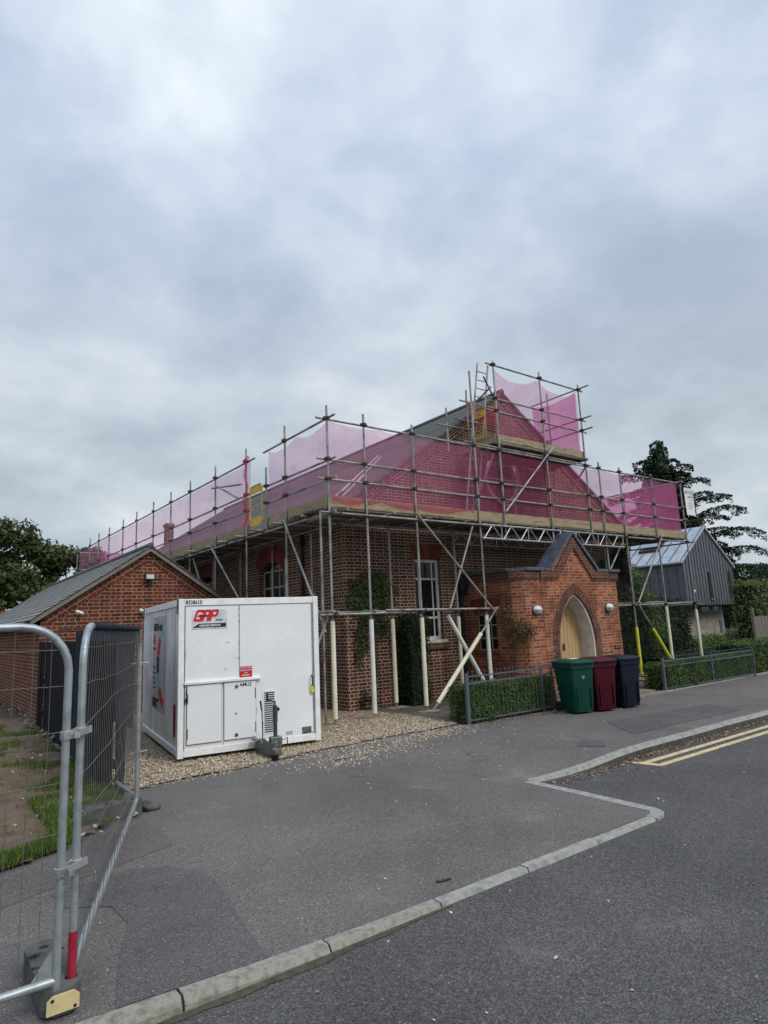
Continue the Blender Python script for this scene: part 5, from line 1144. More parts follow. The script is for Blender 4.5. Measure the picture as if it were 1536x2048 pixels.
# ---------------------------------------------------------------- wheelie bins
def wbin(x, y, rz, mat, label, h=1.0, badge=False):
    t = thing('wheelie_bin', (x, y, zp(x, y)+.004), label, 'bin', 'wheelie bins lined up outside the porch', rz=rz)
    b = MB(); z0, z1 = .03, .93; w0, w1, d0, d1 = .20, .275, .24, .33
    n = 7
    for k in range(n):   # tapered shell in steps with rounded corners
        pass
    def ringr(w_, d_, z, r=.05, oy=0):
        o_ = []
        for cx_, cy_, a0 in ((w_-r, -d_+r, -pi/2), (w_-r, d_-r, 0), (-w_+r, d_-r, pi/2), (-w_+r, -d_+r, pi)):
            for q in range(4): a = a0+q*pi/6; o_.append((cx_+r*cos(a), cy_+r*sin(a)+oy, z))
        return o_
    R_ = [ringr(w0, d0, z0, oy=-.03), ringr(w0+.01, d0+.01, z0+.05, oy=-.03), ringr(w1-.02, d1-.02, z1-.10), ringr(w1-.018, d1-.018, z1-.10), ringr(w1, d1, z1-.09), ringr(w1+.004, d1, z1)]
    vs = [p for r_ in R_ for p in r_]; m_ = 16
    fs = [(i*m_+k, i*m_+(k+1) % m_, (i+1)*m_+(k+1) % m_, (i+1)*m_+k) for i in range(len(R_)-1) for k in range(m_)]+[tuple(range(m_-1, -1, -1))]
    b.add(vs, fs); b.build('body', mat, t, world=False, smooth=True)
    b = MB(); R_ = [ringr(w1+.022, d1+.015, z1+.0, .06), ringr(w1+.022, d1+.015, z1+.035, .06), ringr(w1+.005, d1, z1+.045, .06), ringr(w1-.03, d1-.04, z1+.06, .06), ringr(w1-.13, d1-.12, z1+.085, .05), ]
    vs = [p for r_ in R_ for p in r_]; fs = [(i*m_+k, i*m_+(k+1) % m_, (i+1)*m_+(k+1) % m_, (i+1)*m_+k) for i in range(len(R_)-1) for k in range(m_)]+[tuple(range(m_-1, -1, -1)), tuple(len(vs)-m_+k for k in range(m_))]
    b.add(vs, fs); b.box(-.22, .22, -d1-.035, -d1-.0, z1+.005, z1+.03, .006); b.build('lid', mat, t, world=False, smooth=True)
    b = MB(); b.box(-.10, .06, -.12, .04, z1+.086, z1+.092); b.build('lid_sticker', M['white'], t, world=False) if badge else None
    for xx in (-.15, .15): b = MB(); b.box(xx-.012, xx+.012, -d0-.075, -d0-.03, .12, .5); b.build('moulded_rib', mat, t, world=False)
    b = MB(); b.tube([(-.20, d1+.06, z1+.0), (.20, d1+.06, z1+.0)], .014, 8)
    for xx in (-.2, 0, .2): b.box(xx-.012, xx+.012, d1-.01, d1+.07, z1-.02, z1+.015)
    b.build('handle', mat, t, world=False)
    for xx in (-.235, .195): b = MB(); b.lathe([(.095, 0), (.10, .008), (.10, .032), (.095, .04)], (xx, .27, .10), 18, 'x'); b.build('wheel', M['rubber'], t, world=False)
    b = MB(); b.tube([(-.22, .27, .10), (.22, .27, .10)], .012, 8); b.build('axle', M['steel'], t, world=False)
    b = MB(); yb = -.305
    for k in range(20):
        a0, a1 = 2*pi*k/20, 2*pi*(k+1)/20; b.prism([(.035*cos(a0), .70+.035*sin(a0)), (.035*cos(a1), .70+.035*sin(a1)), (.027*cos(a1), .70+.027*sin(a1)), (.027*cos(a0), .70+.027*sin(a0))], 'y', yb, yb+.02)
    b.prism([(-.012, .69), (.012, .69), (.014, .715), (-.014, .715)], 'y', yb, yb+.02); b.box(-.022, .022, yb, yb+.02, .652, .658)
    b.build('council_badge', M['signgrey'] if badge else mat, t, world=False)
    return t
wbin(10.62, 8.12, -.30, M['bing'], 'green wheelie bin nearest the railings, leftmost of the three', badge=True)
wbin(11.12, 7.96, -.33, M['binr'], 'maroon wheelie bin between the green bin and the navy bin')
wbin(11.78, 7.86, -.22, M['bink'], 'dark navy wheelie bin at the right end of the row of three')
# ---------------------------------------------------------------- iron railings
def railing(label, x0, x1, y0, y1, posts, h=.90, n=None, zb=0.0):
    t = thing('iron_railing', (x0, y0, zb), label, 'railing', 'blue-grey iron railings in front of the hedges')
    l = hypot(x1-x0, y1-y0); ux, uy = (x1-x0)/l, (y1-y0)/l
    def P(s_, z): return (x0+ux*s_, y0+uy*s_, zb+z)
    for s_ in posts: b = MB(); b.beam(P(s_, 0), P(s_, h-.02), .055 if s_ == posts[0] else .03, .055 if s_ == posts[0] else .03, (ux, uy, 0)); b.build('post', M['railing'], t)
    b = MB()
    for z in (.07, h-.20, h-.08): b.beam(P(0, z), P(l, z), .012, .026)
    b.build('rail', M['railing'], t)
    n = n or int(l/.105); base = None
    for k in range(n):
        s_ = (k+.5)*l/n
        if base is None:
            b = MB(); r = .0048; b.tube([(0, 0, .07), (0, 0, h-.0)], r, 6); b.lathe([(.004, -.014), (.014, -.005), (.014, .005), (.004, .014)], (0, 0, h), 8); base = b.build('picket', M['railing'], t, world=False); o = base
        else: o = base.copy(); COL.objects.link(o); o.parent = t
        p = P(s_, 0); o.location = V(p)-V(t.location)
railing('short iron railing with pickets left of the green bin', 8.27, 10.62, 8.70, 8.66, (0, 2.03, 2.35), h=.92)
railing('long iron railing with close pickets to the right of the bins', 14.45, 18.9, 8.47, 8.36, (0, 2.2, 4.4), h=.78, n=44)
b = MB(); b.box(14.3, 30, 8.40, 8.50, -.02, .03); tag(b.build('kerb', M['kerb']), kind='structure')
# ---------------------------------------------------------------- hedges, shrubs, ivy
hedge('hedge', 8.32, 10.75, 8.72, 9.24, .64, 20000, .040, M['hedge'], 'clipped low hedge behind the short railing left of the bins')
hedge('hedge', 14.6, 19.0, 8.44, 9.12, .60, 22000, .045, M['hedge'], 'clipped low hedge behind the long railing right of the bins')
hedge('hedge', 19.1, 34, 8.60, 9.6, .88, 16000, .07, M['hedge'], 'taller dark hedge continuing beyond the long railing at the right edge')
hedge('hedge', 18.6, 31, 10.9, 11.8, .52, 9000, .07, M['yew'], 'low dark hedge in the garden behind the long railing')
hedge('hedge', 24.3, 28.2, 15.0, 16.2, 2.30, 12000, .10, M['yew'], 'tall dark hedge in front of the zinc clad house', wob=.2)
hedge('hedge', 35.9, 47, 15.5, 16.6, 3.15, 16000, .15, M['limeleaf'], 'big light green hedge right of the zinc clad house', wob=.3)
hedge('shrub', 9.22, 9.78, 11.45, 11.98, 2.02, 8000, .05, M['yew'], 'tall narrow dark evergreen shrub against the wall beside the tall window', 'shrub', wob=.10)
hedge('shrub', 16.5, 19.2, 11.5, 12.0, 2.15, 15000, .06, M['yew'], 'broad dark evergreen mass against the wall right of the porch', 'shrub', wob=.15)
def blob_shrub(name, label, cat, blobs, n, size, mat, stem=None, group=None, limbs=(), flat=.35):
    c0 = blobs[0][0]; t = thing(name, (c0[0], c0[1], 0), label, cat, group); pts = []
    tot = sum(b_[1]**2 for b_ in blobs)
    for c, r, sq in blobs:
        for _ in range(int(n*r*r/tot)):
            d = V((random.gauss(0, 1), random.gauss(0, 1), random.gauss(0, 1))).normalized(); k = r*(random.random()**flat)*(1+.35*noise.noise(d*2.5+V(c)))
            pts.append((V(c)+V((d.x*k, d.y*k, d.z*k*sq)), d))
    mb = MB(); leaves(mb, pts, size); mb.build('foliage' if name == 'shrub' else 'crown', mat, t, fix=False)
    if stem:
        s_ = MB(); s_.tube([stem[0], V(stem[0])*.5+V(stem[1])*.5+V((stem[2]*.5, 0, 0)), stem[1]], stem[2], 8, r2=stem[2]*.45)
        for a, b_, r in limbs: s_.tube([a, (V(a)+V(b_))/2+V((0, 0, .1*(V(b_)-V(a)).length)), b_], r, 6, r2=r*.35)
        s_.build('stem' if name == 'shrub' else 'trunk', M['bark'], t)
    return t
blob_shrub('shrub', 'thin brownish shrub growing up beside the porch window', 'shrub', [((11.25, 10.25, 1.75), .30, 1.2), ((11.35, 10.1, 1.45), .36, 1.1), ((11.15, 10.3, 2.0), .2, 1), ((11.55, 10.0, 1.55), .25, .9)], 2300, .045, M['brownleaf'], ((11.28, 10.3, 0), (11.28, 10.2, 1.7), .018), flat=.5)
blob_shrub('shrub', 'conifer shrub standing just past the far right corner of the hall', 'shrub', [((21.9, 13.6, 1.0), 1.0, 1.3), ((21.8, 13.6, 2.1), .85, 1.1), ((21.7, 13.6, 3.0), .55, 1.2)], 10000, .09, M['hedge'], ((21.8, 13.6, 0), (21.8, 13.6, 3), .05))
blob_shrub('shrub', 'dense rounded yew between the hall and the tall dark hedge', 'shrub', [((23, 14.6, 1.0), 1.3, 1), ((24.3, 14.4, .9), 1.1, 1)], 8000, .11, M['yew'], ((23, 14.6, 0), (23, 14.6, 1), .05))
blob_shrub('shrub', 'small dark weed at the foot of the hall corner', 'shrub', [((8.25, 11.9, .22), .17, 1.3)], 260, .05, M['yew'], ((8.25, 11.95, 0), (8.25, 11.9, .3), .008))
blob_shrub('shrub', 'low pale plants in front of the brick plinth of the zinc house', 'shrub', [((32+i*1.4, 16.9+.3*sin(i), .25), .60, .6) for i in range(5)], 6000, .10, M['limeleaf'])
# ivy on the front wall
def ivy(label, blobs, n, size, y, mat, plane='y'):
    t = thing('ivy', (blobs[0][0], y, 0), label, 'ivy'); pts = []; tot = sum(b_[2]*b_[3] for b_ in blobs)
    for cx_, cz_, rx, rz2 in blobs:
        for _ in range(int(n*rx*rz2/tot)):
            u, v = random.uniform(-1, 1), random.uniform(-1, 1)
            if abs(u)**2.6+abs(v)**2.6 > .72+1.1*noise.noise(V((u*3+cx_, v*3, cz_))): continue
            pts.append(((cx_+u*rx, y-.01-random.random()**.6*.13, cz_+v*rz2), (0, -1, .3)))
    mb = MB(); leaves(mb, pts, size); mb.build('foliage', mat, t, fix=False)
    s_ = MB(); s_.tube([(blobs[0][0], y-.02, 0), (blobs[0][0]+.05, y-.02, 1), (blobs[0][0], y-.02, blobs[0][1])], .015, 6); s_.build('stem', M['bark'], t)
ivy('square patch of ivy on the front wall near the hall corner', [(8.60, 2.52, .76, .46), (8.45, 2.45, .60, .55), (8.35, 1.75, .22, .5), (8.15, 1.45, .12, .6), (8.85, 1.85, .30, .28), (8.6, 2.9, .5, .2)], 5600, .062, HY-.06, M['ivy'])
ivy('dark ivy covering the front wall at the right end of the hall', [(18.3, 2.9, .9, .95), (17.0, 2.8, .8, .7), (18.7, 3.6, .4, .5)], 5200, .08, HY-.04, M['yew'])

# ---------------------------------------------------------------- house with zinc cladding
zh = thing('zinc_house', (37.5, 20, 0), 'modern grey zinc clad house with pale standing seam roof behind the hedges', 'house')
X0, X1, Y0, Y1, E0, AZ = 37.6, 43.9, 20, 33, 4.85, 7.05; XC = 40.7; E1 = 4.6
b = MB(); b.prism([(X0, 2.15), (X1, 2.15), (X1, E1), (XC, AZ), (X0, E0)], 'y', Y0, Y0+.3); b.box(X0, X0+.3, Y0+.3, Y1, 2.15, E0-.05); b.box(X1-.3, X1, Y0+.3, Y1, 2.15, E1-.05); b.box(X0+.3, X1-.3, Y0+.3, Y1, 2.15, 2.3); b.build('upper_wall', M['zinc'], zh)
b = MB(); x = X0
while x < X1-.05:
    zt = E0+(AZ-E0)*(x-X0)/(XC-X0) if x < XC else E1+(AZ-E1)*(X1-x)/(X1-XC)
    b.box(x, x+.035, Y0-.045, Y0, 2.15, zt-.02); x += .36
y = Y0+.4
while y < Y1: b.box(X0-.045, X0, y, y+.035, 2.15, E0-.06); y += .62
b.build('cladding_seam', M['zinc'], zh)
for s_, xe, ze in ((-1, X0-.15, E0-.1), (1, X1+.15, E1-.1)):
    a = [(XC, Y0-.12, AZ+.1), (XC, Y1, AZ+.1), (xe, Y1, ze+.1), (xe, Y0-.12, ze+.1)]; b = MB()
    b.add(a+[(x, y, z-.12) for x, y, z in a], [(0, 1, 2, 3), (7, 6, 5, 4), (0, 3, 7, 4), (2, 3, 7, 6), (0, 1, 5, 4), (1, 2, 6, 5)]); ro = b.build('roof', M['zincroof'], zh)
    b = MB(); y = Y0
    while y < Y1: b.beam((XC, y, AZ+.13), (xe, y, ze+.13), .035, .05); y += .75
    b.build('roof_seam', M['zinc'], ro)
    if s_ < 0:
        b = MB(); sl_ = (AZ-ze)/(XC-xe)
        def RP(x, y, d): return (x, y, ze+.1+(x-xe)*sl_+d)
        b.add([RP(38.6, 22.0, .14), RP(38.6, 23.4, .14), RP(39.5, 23.4, .14), RP(39.5, 22.0, .14), RP(38.6, 22.0, .0), RP(38.6, 23.4, 0), RP(39.5, 23.4, 0), RP(39.5, 22.0, 0)], [(0, 1, 2, 3), (0, 1, 5, 4), (1, 2, 6, 5), (2, 3, 7, 6), (3, 0, 4, 7)])
        b.build('roof_window', M['black'], ro); b = MB(); b.add([RP(38.72, 22.12, .30), RP(38.72, 23.28, .30), RP(39.4, 23.28, .62), RP(39.4, 22.12, .62)], [(0, 1, 2, 3)]); b.build('open_sash', M['zincroof'], ro)
b = MB(); b.tube([(X0-.2, Y0-.1, E0-.1), (X0-.2, Y1, E0-.1)], .09, 8); b.build('gutter', M['zincroof'], zh)
b = MB(); b.box(38.5, 43.7, Y0+.9, Y1, -.1, 2.15); b.build('lower_wall', M['palebrick'], zh)
for xa, xb, za, zb_ in ((40.50, 40.75, 2.55, 4.20), (43.20, 43.45, 2.55, 4.25)):
    b = MB(); b.box(xa-.03, xb+.03, Y0-.06, Y0+.02, za, zb_); wd = b.build('window', M['ink'], zh); b = MB(); b.box(xa-.05, xb+.15, Y0-.08, Y0-.0, za-.12, za); b.build('window_sill', M['zinc'], wd)
for xa, xb in ((40.9, 41.9), (42.4, 43.1)): b = MB(); b.box(xa, xb, Y0+.88, Y0+.92, 1.70, 2.05); b.build('window', M['glass'], zh)
b = MB(); b.box(43.05, 43.4, Y0+.85, Y0+.9, .35, 1.15); b.build('meter_box', M['zinc'], zh)
b = MB(); b.lathe([(.10, 0), (.10, -.06), (.02, -.10)], (38.6, Y0, 3.0), 12, 'y'); b.build('wall_light', M['lamp'], zh)
# low pale garden wall, plank fence, distant roofs
b = MB(); b.box(33.5, 46, 18.2, 18.45, -.1, .42); tag(b.build('garden_wall', M['palebrick']), 'low pale brick garden wall in front of the zinc clad house', 'wall')
pf = thing('plank_fence', (34.1, 15, 0), 'grey vertical plank fence below the light green hedge at the right edge', 'fence')
for k in range(40): b = MB(); x = 34.1+k*.18; y = 14.85-.01*(k % 2); b.box(x, x+.165, y, y+.025, .1, 1.42+random.uniform(-.01, .01)); b.build('plank', M['greyplank'], pf)
for k in range(5): b = MB(); b.box(33.98+k*1.8, 34.10+k*1.8, 14.78, 14.9, 0, 1.85); b.build('post', M['greyplank'], pf)
b = MB(); b.beam((34.05, 14.9, .5), (41.3, 14.9, .5), .05, .09); b.beam((34.05, 14.9, 1.2), (41.3, 14.9, 1.2), .05, .09); b.build('rail', M['greyplank'], pf)
fh = thing('bungalow', (75, 33, 0), 'distant low building with pale flat roof edge behind the light hedge', 'building')
b = MB(); b.box(72, 95, 31, 40, -.1, 4.0); b.build('wall', M['palebrick'], fh); b = MB(); b.box(71.5, 95.5, 30.5, 40.5, 4.0, 4.35); b.build('roof', M['zincroof'], fh)
rh = thing('red_roofed_house', (0, 42, 0), 'distant house with red tiled roof at the left edge', 'house')
b = MB(); b.box(-9, 4.2, 40, 47, -.1, 2.6); b.build('wall', M['garagebrick'], rh); b = MB(); b.prism([(39.6, 2.6), (47.4, 2.6), (43.5, 3.75)], 'x', -9.4, 4.6); b.build('roof', M['redtile'], rh); b = MB(); b.tube([(-9.4, 43.5, 3.78), (4.6, 43.5, 3.78)], .12, 8); b.build('ridge_tiles', M['palebrick'], rh)

# ---------------------------------------------------------------- trees
def btree(x, y, h, rad, label, n, size=.30, mat=M['tree'], group=None, seed=1, low=.25):
    random.seed(seed); bl = []; limbs = []
    top = h
    for k in range(26):
        a = random.uniform(0, 2*pi); hz_ = random.uniform(low, .93); rr = rad*sqrt(max(.05, 1-((hz_-.50)/.52)**2))*random.uniform(.25, .85)
        r = rad*random.uniform(.20, .34); c = (x+rr*cos(a), y+rr*sin(a), h*hz_); bl.append((c, r, .85)); limbs.append(((x, y, h*random.uniform(.18, .4)), c, .07))
    bl += [((x+random.uniform(-1, 1)*rad*.4, y, h*.93-rad*.1), rad*.2, 1.3) for _ in range(4)]
    return blob_shrub('tree', label, 'tree', bl, n, size, mat, ((x, y, 0), (x, y, h*.6), .28), group, limbs[:14], flat=.6)
bt = 'broadleaf trees behind the garage'
btree(8.6, 46, 7.9, 3.0, 'broadleaf tree behind the garage roof, nearest the pink netting', 15000, .28, group=bt, seed=11)
btree(4.3, 45, 9.4, 4.0, 'tallest broadleaf tree behind the garage at the left edge', 21000, .30, group=bt, seed=12)
btree(-2.5, 46, 9.0, 4.5, 'broadleaf tree cut off by the left edge behind the red roof', 12000, .32, group=bt, seed=13)
btree(64, 29.5, 6.0, 3.6, 'dark tree behind the zinc clad house under the cedar', 9000, .3, M['yew'], seed=14, low=.1)
btree(76, 29.5, 5.9, 3.8, 'rounded dark tree beyond the light hedge near the right edge', 9000, .34, M['yew'], seed=15, low=.1)
btree(88, 37, 7.2, 5.0, 'distant dark tree at the far right edge', 8000, .4, M['yew'], seed=16, low=.1)
random.seed(5)
def cedar(x, y, h):
    t = thing('cedar_tree', (x, y, 0), 'tall dark cedar with layered drooping branches behind the zinc clad house', 'tree')
    tr = MB(); tr.tube([(x, y, 0), (x+.1, y, h*.5), (x, y, h-.3)], .38, 9, r2=.04); lf = MB(); pts = []
    z = 2.6; az = 0; arms = []
    while z < h-.25:
        f_ = (h-z)/h; Lb = .45+8.6*f_**.92*random.uniform(.5, 1.1)
        for _ in range(2): az += 2.399+random.uniform(-.3, .3); arms.append((z, az, Lb, random.uniform(-.05, .30)))
        z += random.uniform(.16, .42)
    for z_, a_, L_, u_ in ((4.2, -1.0, 10.0, .12), (5.4, -1.15, 9.2, .10), (6.6, -.95, 8.2, .16), (8.0, -1.1, 7.2, .20), (9.6, -1.0, 6.2, .30), (11.0, -1.2, 5.2, .22), (12.6, -1.0, 3.8, .28), (12.2, 2.1, 4.6, .22), (10.6, 2.0, 5.4, .15), (13.8, 2.2, 3.4, .30), (15.0, 2.0, 2.2, .3), (14.4, -1.1, 2.6, .1)): arms.append((z_, a_, L_, u_))
    arms += [(z_+random.uniform(.2, .6)*random.choice((-1, 1)), a_+random.uniform(-.45, .45), L_*random.uniform(.6, .95), u_*random.uniform(.5, 1.4)) for z_, a_, L_, u_ in arms if z_ < h-2.5]
    for z, az, Lb, up_ in arms:
        f_ = (h-z)/h; d = V((cos(az), sin(az), 0)); sd = V((-sin(az), cos(az), 0)); P = []
        for k in range(9):
            s_ = k/8; P.append(V((x, y, z))+d*Lb*s_+V((0, 0, Lb*(up_*s_-.24*s_*s_)+.05*Lb*sin(s_*6+az*3))))
        tr.tube(P, .05+.05*f_, 5, cap=False, r2=.012)
        for _ in range(int(Lb*170)):
            s_ = random.uniform(.10, 1)**.85; i = min(7, int(s_*8)); p = P[i].lerp(P[i+1], s_*8-i)
            tw = int(s_*Lb*2.2); r_ = random.Random(tw*7+int(az*100)); k_ = random.uniform(-1, 1)
            wd_ = (Lb*.20+.2)*(1.05-s_*.8)*k_*r_.uniform(.45, 1.2)
            p = p+sd*wd_+d*(abs(wd_)*.35)+V((0, 0, -abs(wd_)*.12-random.random()**1.3*.80*r_.uniform(.3, 1.2)+.10)); pts.append((p, V((0, 0, 1))+d*.3))
    for _ in range(160): pts.append((V((x+random.gauss(0, .12), y+random.gauss(0, .12), h-random.random()*1.6)), (0, 0, 1)))
    for _ in range(5200): z_ = random.uniform(2, h-1); k_ = .25+.16*(h-z_); pts.append((V((x+random.gauss(0, k_*.6), y+random.gauss(0, k_*.6), z_)), (0, 0, 1)))
    leaves(lf, pts, .22); lf.build('crown', M['cedar'], t, fix=False); tr.build('trunk', M['bark'], t)
cedar(52.6, 28.9, 16.9)

# ---------------------------------------------------------------- mesh security fence panels in the foreground
def rail_pts(p0, p1, r, z0, z1):
    """frame path: up the first post, rounded top corners, down the second"""
    p0, p1 = V(p0), V(p1); d = (p1-p0).normalized(); o_ = [V((p0.x, p0.y, z0))]
    for k in range(7): a = k/6*pi/2; o_.append(p0+d*(r-r*cos(a))+V((0, 0, z1-r+r*sin(a))))
    for k in range(7): a = k/6*pi/2; o_.append(p1-d*(r-r*sin(a))+V((0, 0, z1-r+r*cos(a))))
    o_.append(V((p1.x, p1.y, z0))); return o_
def heras(p0, p1, label, z0=.02, z1=1.92, nv=None, bulge=0, tape=False, tilt0=0):
    p0, p1 = V((*p0, 0)), V((*p1, 0)); l = (p1-p0).length; d = (p1-p0)/l; nrm = V((-d.y, d.x, 0))
    t = thing('mesh_fence_panel', (p0.x, p0.y, 0), label, 'fence panel', 'galvanised mesh fence panels in the foreground')
    b = MB(); b.tube(rail_pts(p0, p1, .24, z0, z1), .021, 12); b.tube([p0+V((0, 0, .155)), p1+V((0, 0, .155))], .021, 12)
    b.build('frame', M['heras'], t, smooth=True)
    g = MB(); g.prism([(0, 0), (.10, 0), (0, .14)], 'y', -.002, .002); go = g.build('gusset', M['heras'], t, world=False)
    go.location = p0+d*.02+V((0, 0, .17))-V(t.location); go.rotation_euler = (0, 0, atan2(d.y, d.x))
    w = MB(); n = int((l-.04)/.085)
    for k in range(1, n):
        s_ = k*l/n; edge = min(s_, l-s_); zt = z1-.02 if edge > .22 else z1-.24+sqrt(max(0, .24**2-(.24-edge)**2))
        P = []
        for q in range(9):
            z = .155+(zt-.155)*q/8; P.append(p0+d*s_+nrm*(.006*sin(q*1.3+k*.2))+V((0, 0, z)))
        w.tube(P, .0017, 4, cap=False)
    w.build('mesh_wire', M['wire'], t)
    w = MB()
    for i, z in enumerate((.38, .61, .85, 1.10, 1.36, 1.60, 1.79)):
        P = []
        for q in range(25): s_ = l*q/24; P.append(p0+d*s_+nrm*(.015*sin(s_*2+i))+V((0, 0, z+bulge*.05*sin(pi*s_/l)*sin(i*2.1)+.004*sin(s_*7+i))))
        w.tube(P, .0022, 5, cap=False)
    w.build('horizontal_wire', M['wire'], t)
    return t
pA0, pA1 = (.735, 3.895), (-2.77, 3.93)
pB0, pB1 = (.825, 3.985), (2.07, 7.27)
pC0, pC1 = (2.12, 7.42), (2.17, 10.85)
ta = heras(pA0, pA1, 'nearest mesh fence panel, cut off by the left edge')
tb = heras(pB0, pB1, 'mesh fence panel with red taped foot running back to the second block', bulge=1)
tcn = heras(pC0, pC1, 'farthest mesh fence panel, hung with dark netting beside the cabin')
b = MB(); b.tube([(pB0[0], pB0[1], .09), (pB0[0], pB0[1], .33)], .0225, 12); b.tube([(pB0[0]+.002, pB0[1], .33), (pB0[0]+.008, pB0[1]+.002, .41)], .018, 10, r2=.013); b.build('red_tape', M['tape'], tb)
# rolled mesh edge lashed along the bottom rail of the second panel
b = MB(); d_ = (V((*pB1, 0))-V((*pB0, 0))).normalized()
for k in range(7):
    P = [V((pB0[0], pB0[1], .155))+d_*(.03+3.3*q/30)+V((cos(k*.9+q*.5), 0, sin(k*.9+q*.5)))*.024 for q in range(31)]; b.tube(P, .003, 5, cap=False)
b.build('lashed_wire', M['wire'], tb)
for z, y_off in ((1.30, 0), (.86, 0)):
    b = MB(); ax_, ay_ = pA0; bx_, by_ = pB0; z2 = {1.30: 1.34, .86: .66}[z]
    for (x, y) in (pA0, pB0): b.lathe([(.028, -.022), (.030, -.02), (.030, .02), (.028, .022)], (x, y, z2), 12)
    b.beam((ax_-.02, ay_-.028, z2-.01), (bx_+.05, by_-.030, z2+.012), .008, .036); b.beam((ax_-.02, ay_+.028, z2-.01), (bx_+.03, by_+.028, z2+.012), .008, .036)
    b.tube([((ax_+bx_)/2, ay_-.05, z2), ((ax_+bx_)/2, ay_+.09, z2)], .008, 8); b.box((ax_+bx_)/2-.014, (ax_+bx_)/2+.014, ay_-.055, ay_-.040, z2-.014, z2+.014)
    tag(b.build('fence_clip', M['steel']), 'upper steel clip joining the two nearest fence posts' if z > 1 else 'lower steel clip joining the two nearest fence posts', 'clip', 'steel clips on the fence posts')
for z, rr in ((1.55, .012), (.62, .012)):
    b = MB(); x, y = (pB1[0]+pC0[0])/2, (pB1[1]+pC0[1])/2; b.lathe([(.032, -.02), (.032, .02)], (pB1[0], pB1[1], z), 10); b.tube([(x-.1, y-.05, z), (x+.1, y+.02, z)], .010, 6)
    tag(b.build('fence_clip', M['steel']), 'upper clip on the fence post beside the cabin' if z > 1 else 'lower clip on the fence post beside the cabin', 'clip', 'steel clips on the fence posts')
# concrete / rubber feet
def foot(x, y, rz, label, end=None, L_=.66, Wd=.225, Hh=.13, z=0.0):
    t = thing('ballast_block', (x, y, z), label, 'fence foot', 'fence feet blocks', rz=rz)
    hl, hw = L_/2, Wd/2; outl = [(-hl+.05, -hw), (hl-.05, -hw), (hl, -hw+.05), (hl, hw-.05), (hl-.05, hw), (-hl+.05, hw), (-hl, hw-.05), (-hl, -hw+.05)]
    hs = []
    for cx_, cy_, a, b_ in ((-.22, .05, .032, .032), (-.22, -.055, .032, .032), (0, .0, .05, .05), (.0, .075, .02, .02), (.15, .06, .03, .03), (.15, -.06, .03, .03), (-.12, 0, .02, .02), (.24, .0, .028, .028)):
        hs.append([(cx_+a*cos(2*pi*k/10), cy_+b_*sin(2*pi*k/10)) for k in range(10)])
    top = holed(outl, hs, 'y', 0, 1); mb = MB()
    mb.add([(a, c, Hh-.05+.05*b_) for a, b_, c in top.v], top.f); mb.prism([(p[0]*1.0, p[1]) for p in outl], 'z', 0, Hh-.0505); mb.build('block', M['block'], t, world=False)
    return t
fa = foot(.765, 4.20, R(90), 'dark fence foot with pale yellow reflector under the nearest posts', Wd=.185, Hh=.115)
b = MB(); y_ = -.335; 
q = [(-.075, .018), (.075, .018), (.075, .078), (.05, .100), (-.05, .100), (-.075, .078)]
b.prism(q, 'x', -.345, -.331); b.build('reflector', M['reflect'], fa, world=False)
for y_, z_ in ((.05, .082), (-.055, .03)): b = MB(); b.tube([(-.3465, y_, z_), (-.344, y_, z_)], .0085, 8); b.build('reflector_pin', M['black'], fa, world=False)
foot(1.80, 7.31, R(5), 'grey hollow block foot under the far end of the second panel', z=.0, Hh=.16)
foot(2.17, 10.75, R(5), 'grey foot under the farthest fence panel, beside the fence boards')
bm = bmesh.new(); bmesh.ops.create_icosphere(bm, subdivisions=3, radius=.085)
for v in bm.verts: k = 1+.45*noise.noise(v.co*11)+.15*noise.noise(v.co*31); v.co = V((v.co.x*k*1.25+2.24, v.co.y*k*.9+7.38, max(.002, v.co.z*k*.7+.045)))
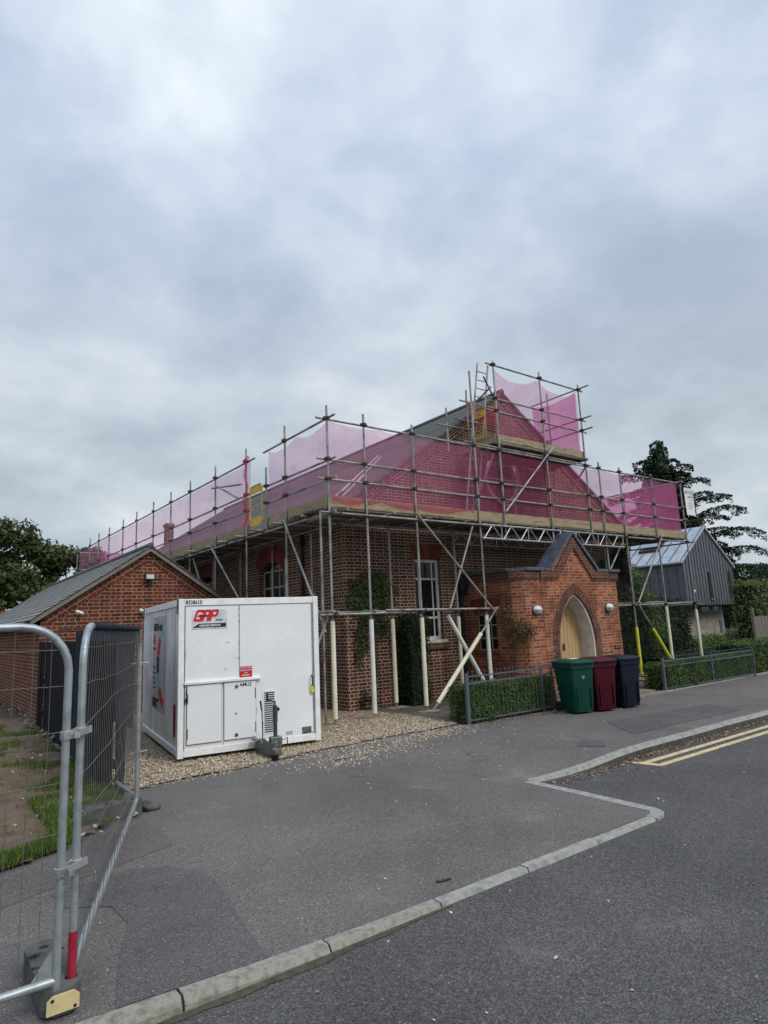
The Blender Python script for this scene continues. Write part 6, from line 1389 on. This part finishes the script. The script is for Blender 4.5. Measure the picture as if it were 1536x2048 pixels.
mb = MB(); bm.verts.index_update(); mb.add([v.co.copy() for v in bm.verts], [[v.index for v in f.verts] for f in bm.faces]); bm.free(); tag(mb.build('boulder', M['block']), 'rough grey lump beside the hollow block foot', 'stone')
# dark netting hung on the third panel
vs, fs = [], []; nu, nv = 50, 16
for i in range(nu+1):
    s_ = i/nu; y = pC0[1]+.03+(pC1[1]-pC0[1]-.08)*s_; zb_ = .86 if s_ < .34 else (.06 if s_ > .36 else .5); zb_ += .06*noise.noise(V((s_*9, 0, 2)))
    for j in range(nv+1):
        v = j/nv; z = zb_+(1.945-zb_)*v; vs.append((pC0[0]-.05+.05*s_+.025*noise.noise(V((s_*14, v*1.2, 0)))-.015*sin(s_*40)*(1-v), y, z))
for i in range(nu):
    for j in range(nv): k = i*(nv+1)+j; fs.append((k, k+nv+1, k+nv+2, k+1))
b = MB(); b.add(vs, fs)
Pw = [V((pB0[0], pB0[1], 1.92))+d_*(.26+2.98*q/24)+V((0, 0, .004*sin(q*2.3))) for q in range(25)]; b.tube(Pw, .0285, 10)
tag(b.build('shade_netting', M['shade'], smooth=True, fix=False), 'dark grey netting draped over the farthest mesh fence panel', 'netting')
# bits lying about
b = MB(); b.tube([(3.33, 3.97, zp(3.33, 3.97)+.008), (3.39, 3.945, zp(3.39, 3.95)+.012), (3.45, 3.94, zp(3.45, 3.94)+.008)], .008, 6); tag(b.build('twig', M['black'], smooth=True), 'short black stick lying on the pavement near the kerb', 'stick')
stones('pebble', [(3.15, 2.72, ZR+.01)], M['palestone'], .022, .023, kind=None, flat=.6, label='single pale pebble lying out on the road', cat='pebble')
mb = MB(); leaves(mb, [((1.93, 3.35, ZR+.008), (0, 0, 1))], .05); tag(mb.build('fallen_leaf', M['dryleaf']), 'tan leaf lying on the road below the kerb', 'leaf')
b = MB(); b.tube([(4.95+.05*k, 7.95+.012*sin(k*1.7), .012) for k in range(5)], .006, 5); tag(b.build('wire_offcut', M['black']), 'bent wire offcut on the tarmac in front of the gravel', 'wire')
